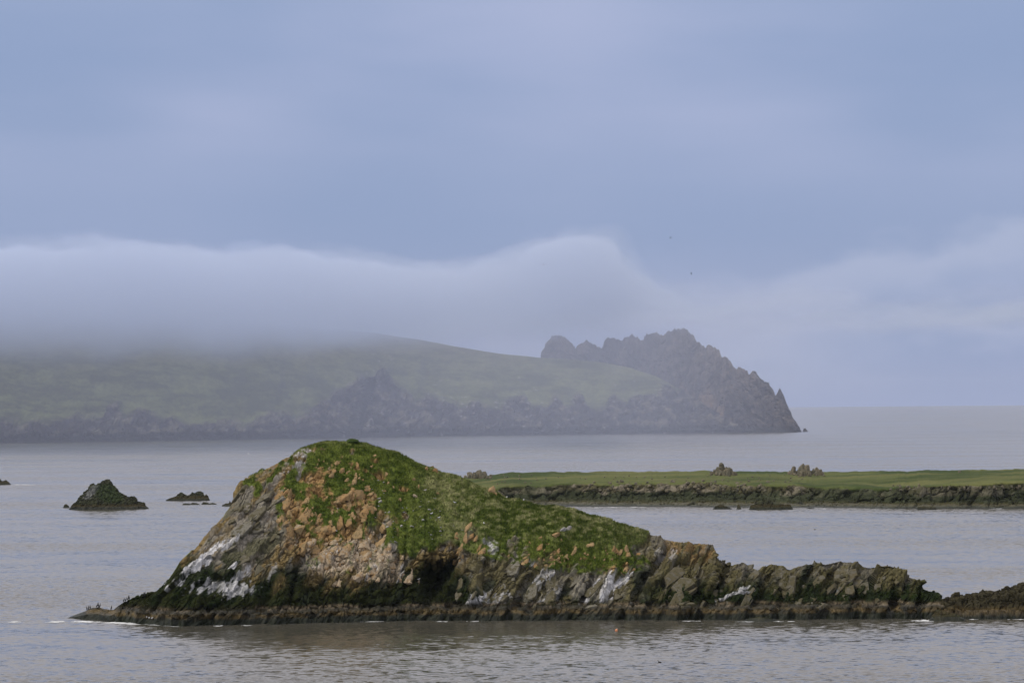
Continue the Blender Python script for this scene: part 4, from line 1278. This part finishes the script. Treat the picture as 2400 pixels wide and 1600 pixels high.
# upright standing sea bird: body with neck and head in one surface, beak, tail, two legs
corm_body = poly_mesh('body', *tube([(-0.16, 0, 0.12), (-0.10, 0, 0.20), (-0.02, 0, 0.34), (0.05, 0, 0.50), (0.09, 0, 0.62), (0.08, 0, 0.74), (0.10, 0, 0.82), (0.15, 0, 0.85), (0.19, 0, 0.84)], [0.02, 0.09, 0.13, 0.11, 0.06, 0.04, 0.045, 0.04, 0.012]), M_black_feather)
corm_beak = poly_mesh('beak', *tube([(0.18, 0, 0.845), (0.24, 0, 0.84), (0.27, 0, 0.825)], [0.014, 0.010, 0.004], 6), M_beak)
corm_tail = poly_mesh('tail', [(-0.10, -0.05, 0.16), (-0.10, 0.05, 0.16), (-0.26, 0.06, 0.02), (-0.26, -0.06, 0.02), (-0.10, -0.05, 0.19), (-0.10, 0.05, 0.19), (-0.26, 0.06, 0.04), (-0.26, -0.06, 0.04)], [(0, 1, 2, 3), (7, 6, 5, 4), (0, 4, 5, 1), (1, 5, 6, 2), (2, 6, 7, 3), (3, 7, 4, 0)], M_black_feather, False)
corm_leg = poly_mesh('leg', *tube([(0, 0, 0.25), (0, 0, 0.03), (0.03, 0, 0.01), (0.11, 0, 0.0)], [0.03, 0.016, 0.016, 0.02], 6), M_black_feather)
gull_body = poly_mesh('body', *lathe([(-0.28, 0.22, 0.01), (-0.2, 0.2, 0.05), (-0.08, 0.19, 0.10), (0.06, 0.20, 0.115), (0.15, 0.25, 0.08), (0.19, 0.32, 0.055), (0.23, 0.35, 0.055), (0.27, 0.35, 0.04), (0.29, 0.345, 0.012)]), M_white_feather)
gull_wing = poly_mesh('wing', *lathe([(-0.34, 0.20, 0.008), (-0.2, 0.215, 0.03), (0.0, 0.22, 0.05), (0.12, 0.22, 0.02)], 8), M_grey_feather)
gull_beak = poly_mesh('beak', *tube([(0.28, 0, 0.345), (0.33, 0, 0.34), (0.35, 0, 0.325)], [0.014, 0.012, 0.004], 6), M_beak)
gull_leg = poly_mesh('leg', *tube([(0, 0, 0.14), (0, 0, 0.02), (0.06, 0, 0.0)], [0.014, 0.012, 0.018], 6), M_beak)


def wing_mesh(name, mat, s, up=0.18):
    """a spread wing with a bent wrist, thin but solid"""
    pts = [(0.10, 0.05, 0.0), (0.14, 0.32, up), (0.02, 0.72, up * 0.55), (-0.02, 0.70, up * 0.55), (-0.06, 0.34, up), (-0.12, 0.05, 0.0)]
    V_ = [(x_, s * y_, z_ + 0.012) for x_, y_, z_ in pts] + [(x_, s * y_, z_ - 0.012) for x_, y_, z_ in pts]
    F_ = [(0, 1, 4, 5), (1, 2, 3, 4), (11, 10, 7, 6), (10, 9, 8, 7)] + [(i, (i + 1) % 6 + 0, (i + 1) % 6 + 6, i + 6) for i in range(6)]
    return poly_mesh(name, V_, F_, mat, False)


fly_body = lambda mat: poly_mesh('body', *lathe([(-0.30, 0, 0.01), (-0.22, 0, 0.03), (-0.06, 0, 0.07), (0.08, 0, 0.075), (0.17, 0.01, 0.05), (0.23, 0.02, 0.045), (0.27, 0.01, 0.02), (0.31, 0.0, 0.006)]), mat)
fly_tail = lambda mat: poly_mesh('tail', [(-0.24, -0.03, 0.01), (-0.24, 0.03, 0.01), (-0.40, 0.08, 0.01), (-0.40, -0.08, 0.01), (-0.24, -0.03, -0.01), (-0.24, 0.03, -0.01), (-0.40, 0.08, -0.005), (-0.40, -0.08, -0.005)], [(0, 1, 2, 3), (7, 6, 5, 4), (0, 4, 5, 1), (1, 5, 6, 2), (2, 6, 7, 3), (3, 7, 4, 0)], mat, False)


def bird(name, parts, loc, rz, scale, label, group, tilt=(0, 0)):
    r0 = empty(name, tuple(float(v) for v in loc))
    r0.rotation_euler = (tilt[0], tilt[1], rz)
    r0.scale = (scale,) * 3
    tag(r0, label, 'bird', group)
    for nm, me, off_ in parts:
        o = bpy.data.objects.new(nm, me)
        col.objects.link(o)
        o.parent = r0
        o.location = off_
    return r0


corm = [('body', corm_body, (0, 0, 0)), ('beak', corm_beak, (0, 0, 0)), ('tail', corm_tail, (0, 0, 0)), ('leg', corm_leg, (-0.03, 0.06, 0)), ('leg', corm_leg, (-0.03, -0.06, 0))]
gull = [('body', gull_body, (0, 0, 0)), ('wing', gull_wing, (0, 0.075, 0)), ('wing', gull_wing, (0, -0.075, 0)), ('beak', gull_beak, (0, 0, 0)), ('leg', gull_leg, (0.02, 0.04, 0)), ('leg', gull_leg, (0.02, -0.04, 0))]
ORD = ['outermost', 'second', 'third', 'fourth', 'fifth', 'sixth', 'seventh', 'eighth', 'ninth', 'tenth', 'eleventh', 'twelfth', 'innermost']
for i, a in enumerate([205, 209, 213, 229, 232, 236, 262, 291, 296, 301, 304, 337, 341]):
    p_, n_, kk = on_islet(a, np.interp(a, *np.array(sil).T))
    bird('cormorant', corm, p_ - np.array([0, 0, 0.03]), r_.uniform(-2.5, 2.5), 1.15, '%s black cormorant counting inward from the tip of the low spit' % ORD[i], 'cormorants perched on the spit')
for a, b_, lab in [(346, 1448, 'white gull on the dark ledge above the foam, first of three together'), (351, 1450, 'white gull on the dark ledge above the foam, middle of three together'), (357, 1451, 'white gull on the dark ledge above the foam, last of three together'),
                   (789, 1246, 'white gull low among the orange standing stones'), (793, 1195, 'white gull beside the broad orange rock face'), (1012, 1206, 'white gull on green turf among the scattered grey stones'), (1068, 1180, 'white gull in pale dry grass below the skyline dip'),
                   (1029, 1215, 'white gull on turf lowest among the scattered grey stones'), (1135, 1228, 'white gull on turf above the pale cliff slab'), (1190, 1165, 'white gull on the skyline past the standing orange stone'), (1230, 1168, 'white gull on the skyline, nearest to the water gap'),
                   (870, 1312, 'white gull on the cream rocks over the black belt'), (982, 1360, 'white gull at the mouth of the dark inlet'), (955, 1205, 'white gull on turf below the flat pale slab')]:
    p_, n_, kk = on_islet(a, b_)
    bird('gull', gull, p_ + np.array([0, -0.15, 0.0]), r_.uniform(-3, 3), 1.25, lab, 'gulls resting on the islet')
dark_fly = [('body', fly_body(M_black_feather), (0, 0, 0)), ('tail', fly_tail(M_black_feather), (0, 0, 0)), ('wing', wing_mesh('wing', M_black_feather, 1), (0, 0, 0)), ('wing', wing_mesh('wing', M_black_feather, -1), (0, 0, 0))]
white_fly = [('body', fly_body(M_white_feather), (0, 0, 0)), ('tail', fly_tail(M_white_feather), (0, 0, 0)), ('wing', wing_mesh('wing', M_grey_feather, 1), (0, 0, 0)), ('wing', wing_mesh('wing', M_grey_feather, -1), (0, 0, 0))]
for a, b_, Yb, tilt_, lab in [(1275, 620, 620, (0.3, 0), 'dark bird flying before the cloud bank, beside its highest bulge'), (1621, 641, 560, (0.9, 0.2), 'dark bird flying before the drifting cloud above the ragged crest'), (1223, 525, 640, (0.2, 0), 'dark bird flying above the cloud bank, highest one on that side'), (1573, 557, 640, (-0.8, 0.3), 'dark bird banking in clear sky past the cloud bulge')]:
    bird('flying_bird', dark_fly, world_at(a, b_, Yb), r_.uniform(-0.6, 0.6), 0.42, lab, 'dark birds in the sky', tilt_)
bird('flying_gull', white_fly, world_at(584, 1063, 660), 0.3, 0.7, 'pale gull flying low over the sea beside the islet hump', None, (0.4, 0.1))

fl = empty('buoy', tuple(float(v) for v in world_at(1446, 1478, float(water_Y(1446, 1478)))))
tag(fl, 'small faded orange float bobbing on the near water', 'buoy')
fbm_v = lathe([(-0.30, 0, 0.02), (-0.24, 0, 0.17), (-0.08, 0, 0.29), (0.10, 0, 0.30), (0.24, 0, 0.20), (0.31, 0, 0.07), (0.36, 0, 0.06), (0.38, 0, 0.02)], 14)
fl_me = poly_mesh('float_body', fbm_v[0], fbm_v[1], M_buoy)
fo = link('float_body', fl_me, None, fl)
fo.rotation_euler = (0, R(-70), 0)
fo.location = (0, 0, 0.12)
ring = poly_mesh('rope_eye', *tube([(0.08 * math.cos(t_), 0, 0.08 * math.sin(t_)) for t_ in np.linspace(0, 2 * math.pi, 12)], [0.018] * 12, 6), M_white_feather)
ro = link('rope_eye', ring, None, fl)
ro.location = (0.13, 0, 0.53)
for a, b_, lab in [(1547, 1552, 'dark diving bird afloat on the near water'), (1911, 1241, 'dark bird afloat beyond the jagged tail of slabs')]:
    Yw = float(water_Y(a, b_))
    q = world_at(a, b_, Yw)
    bird('floating_bird', [('body', poly_mesh('body', *lathe([(-0.3, 0.10, 0.01), (-0.2, 0.06, 0.08), (0.0, 0.05, 0.13), (0.14, 0.08, 0.10), (0.18, 0.2, 0.04), (0.2, 0.30, 0.045), (0.26, 0.31, 0.04), (0.3, 0.30, 0.01)]), M_black_feather), (0, 0, 0)), ('beak', corm_beak, (0.10, 0, -0.535))], q, 2.5, 1.4, lab, None)

# ================================================================== mist bank lying on the headland, and the thin haze over everything
MX0, MX1, MY0, MY1, MZ0, MZ1 = -1500.0, 900.0, 3300.0, 6600.0, 0.5, 345.0
V_ = [(a, b_, c) for c in (MZ0, MZ1) for b_ in (MY0, MY1) for a in (MX0, MX1)]
BOXF = [(0, 2, 3, 1), (4, 5, 7, 6), (0, 1, 5, 4), (2, 6, 7, 3), (0, 4, 6, 2), (1, 3, 7, 5)]
M_mist = bpy.data.materials.new('mist_bank')
M_mist.use_nodes = True
M_mist.node_tree.nodes.clear()
t = NT(M_mist.node_tree)
mo = t.n('ShaderNodeOutputMaterial')
pv = t.n('ShaderNodeVolumePrincipled')
g = t.n('ShaderNodeNewGeometry')
sp = t.n('ShaderNodeSeparateXYZ')
t.l.new(g.outputs['Position'], sp.inputs[0])
mx, my, mz = sp.outputs
# work at a reference distance so that the far and near sides of the bank have their own heights
xn = t.mapr(mx, MX0, MX1, 0, 1, False)
X_of = lambda a: ((a - 1200) * 4750 / F - MX0) / (MX1 - MX0)
Zn = lambda z_: z_ / 400.0
Zt = lambda z_: (45 + (z_ - 45) * 0.87) / 400.0
top_c = t.curve(xn, [(0.0, Zt(318)), (X_of(0), Zt(312)), (X_of(300), Zt(304)), (X_of(650), Zt(296)), (X_of(950), Zt(272)), (X_of(1150), Zt(278)), (X_of(1290), Zt(303)), (X_of(1350), Zt(314)), (X_of(1410), Zt(306)), (X_of(1460), Zt(288)), (X_of(1510), Zt(250)), (X_of(1600), Zt(228)), (X_of(1800), Zt(222)), (1.0, Zt(232))])
bot_c = t.curve(xn, [(0.0, Zn(130)), (X_of(300), Zn(138)), (X_of(800), Zn(146)), (X_of(950), Zn(160)), (X_of(1100), Zn(178)), (X_of(1300), Zn(185)), (X_of(1600), Zn(195)), (1.0, Zn(195))])
ns = t.noise(t.comb(t.math('MULTIPLY', mx, 0.009), t.math('MULTIPLY', my, 0.0025), t.math('MULTIPLY', mz, 0.013)), 1.0, 2.0, 0.5)
nz = t.math('MULTIPLY', t.math('SUBTRACT', ns, 0.5), 70.0)
ztop = t.math('SUBTRACT', t.math('MULTIPLY', top_c, 400.0), t.math('ADD', mz, nz))
zbot = t.math('SUBTRACT', t.math('ADD', mz, nz), t.math('MULTIPLY', bot_c, 400.0))
core = t.math('MULTIPLY', t.mapr(ztop, 0, 17), t.mapr(zbot, -38, 60))
core = t.math('MULTIPLY', core, t.mapr(my, 4250, 4800))
core = t.math('MULTIPLY', core, t.mapr(my, 5900, 6550, 1.0, 0.0))
core = t.math('MULTIPLY', core, t.mapr(mx, MX0, MX0 + 300))
thin = t.math('MULTIPLY', t.mapr(my, 3300, 4500), t.mapr(mz, 150, 260, 1.0, 0.0))
thin = t.math('MULTIPLY', thin, t.mapr(mx, 150, 560, 1.0, 0.0))
thin = t.math('MULTIPLY', thin, t.mapr(my, 5900, 6550, 1.0, 0.0))
dens = t.math('ADD', t.math('MULTIPLY', core, t.mapr(mz, 150, 262, 0.0045, 0.020)), t.math('MULTIPLY', thin, 0.00043))
t.l.new(dens, pv.inputs['Density'])
t.l.new(t.mix(t.mapr(core, 0.0, 0.15), (0.74, 0.81, 1.0), (0.72, 0.82, 1.0)), pv.inputs['Color'])
pv.inputs['Anisotropy'].default_value = 0.0
t.l.new(pv.outputs[0], mo.inputs['Volume'])
M_mist.cycles.volume_step_rate = 2.5
me_m = bpy.data.meshes.new('mist')
me_m.from_pydata(V_, [], BOXF)
mist = link('mist', me_m, M_mist)
tag(mist, 'white mist bank lying over the far headland and hiding its top', 'mist', kind='stuff')

M_haze = bpy.data.materials.new('sea_haze')
M_haze.use_nodes = True
M_haze.node_tree.nodes.clear()
t = NT(M_haze.node_tree)
mo = t.n('ShaderNodeOutputMaterial')
pv = t.n('ShaderNodeVolumePrincipled')
pv.inputs['Color'].default_value = (0.74, 0.81, 1.0, 1)
pv.inputs['Density'].default_value = 0.00001
pv.inputs['Anisotropy'].default_value = 0.1
t.l.new(pv.outputs[0], mo.inputs['Volume'])
HS = S + 500
me_h = bpy.data.meshes.new('haze')
me_h.from_pydata([(a, b_, c) for c in (-8.0, 365.0) for b_ in (-3500.0, HS) for a in (-HS, HS)], [], BOXF)
haze = link('haze', me_h, M_haze)
tag(haze, 'thin pale sea haze in the air over the water', 'haze', kind='stuff')
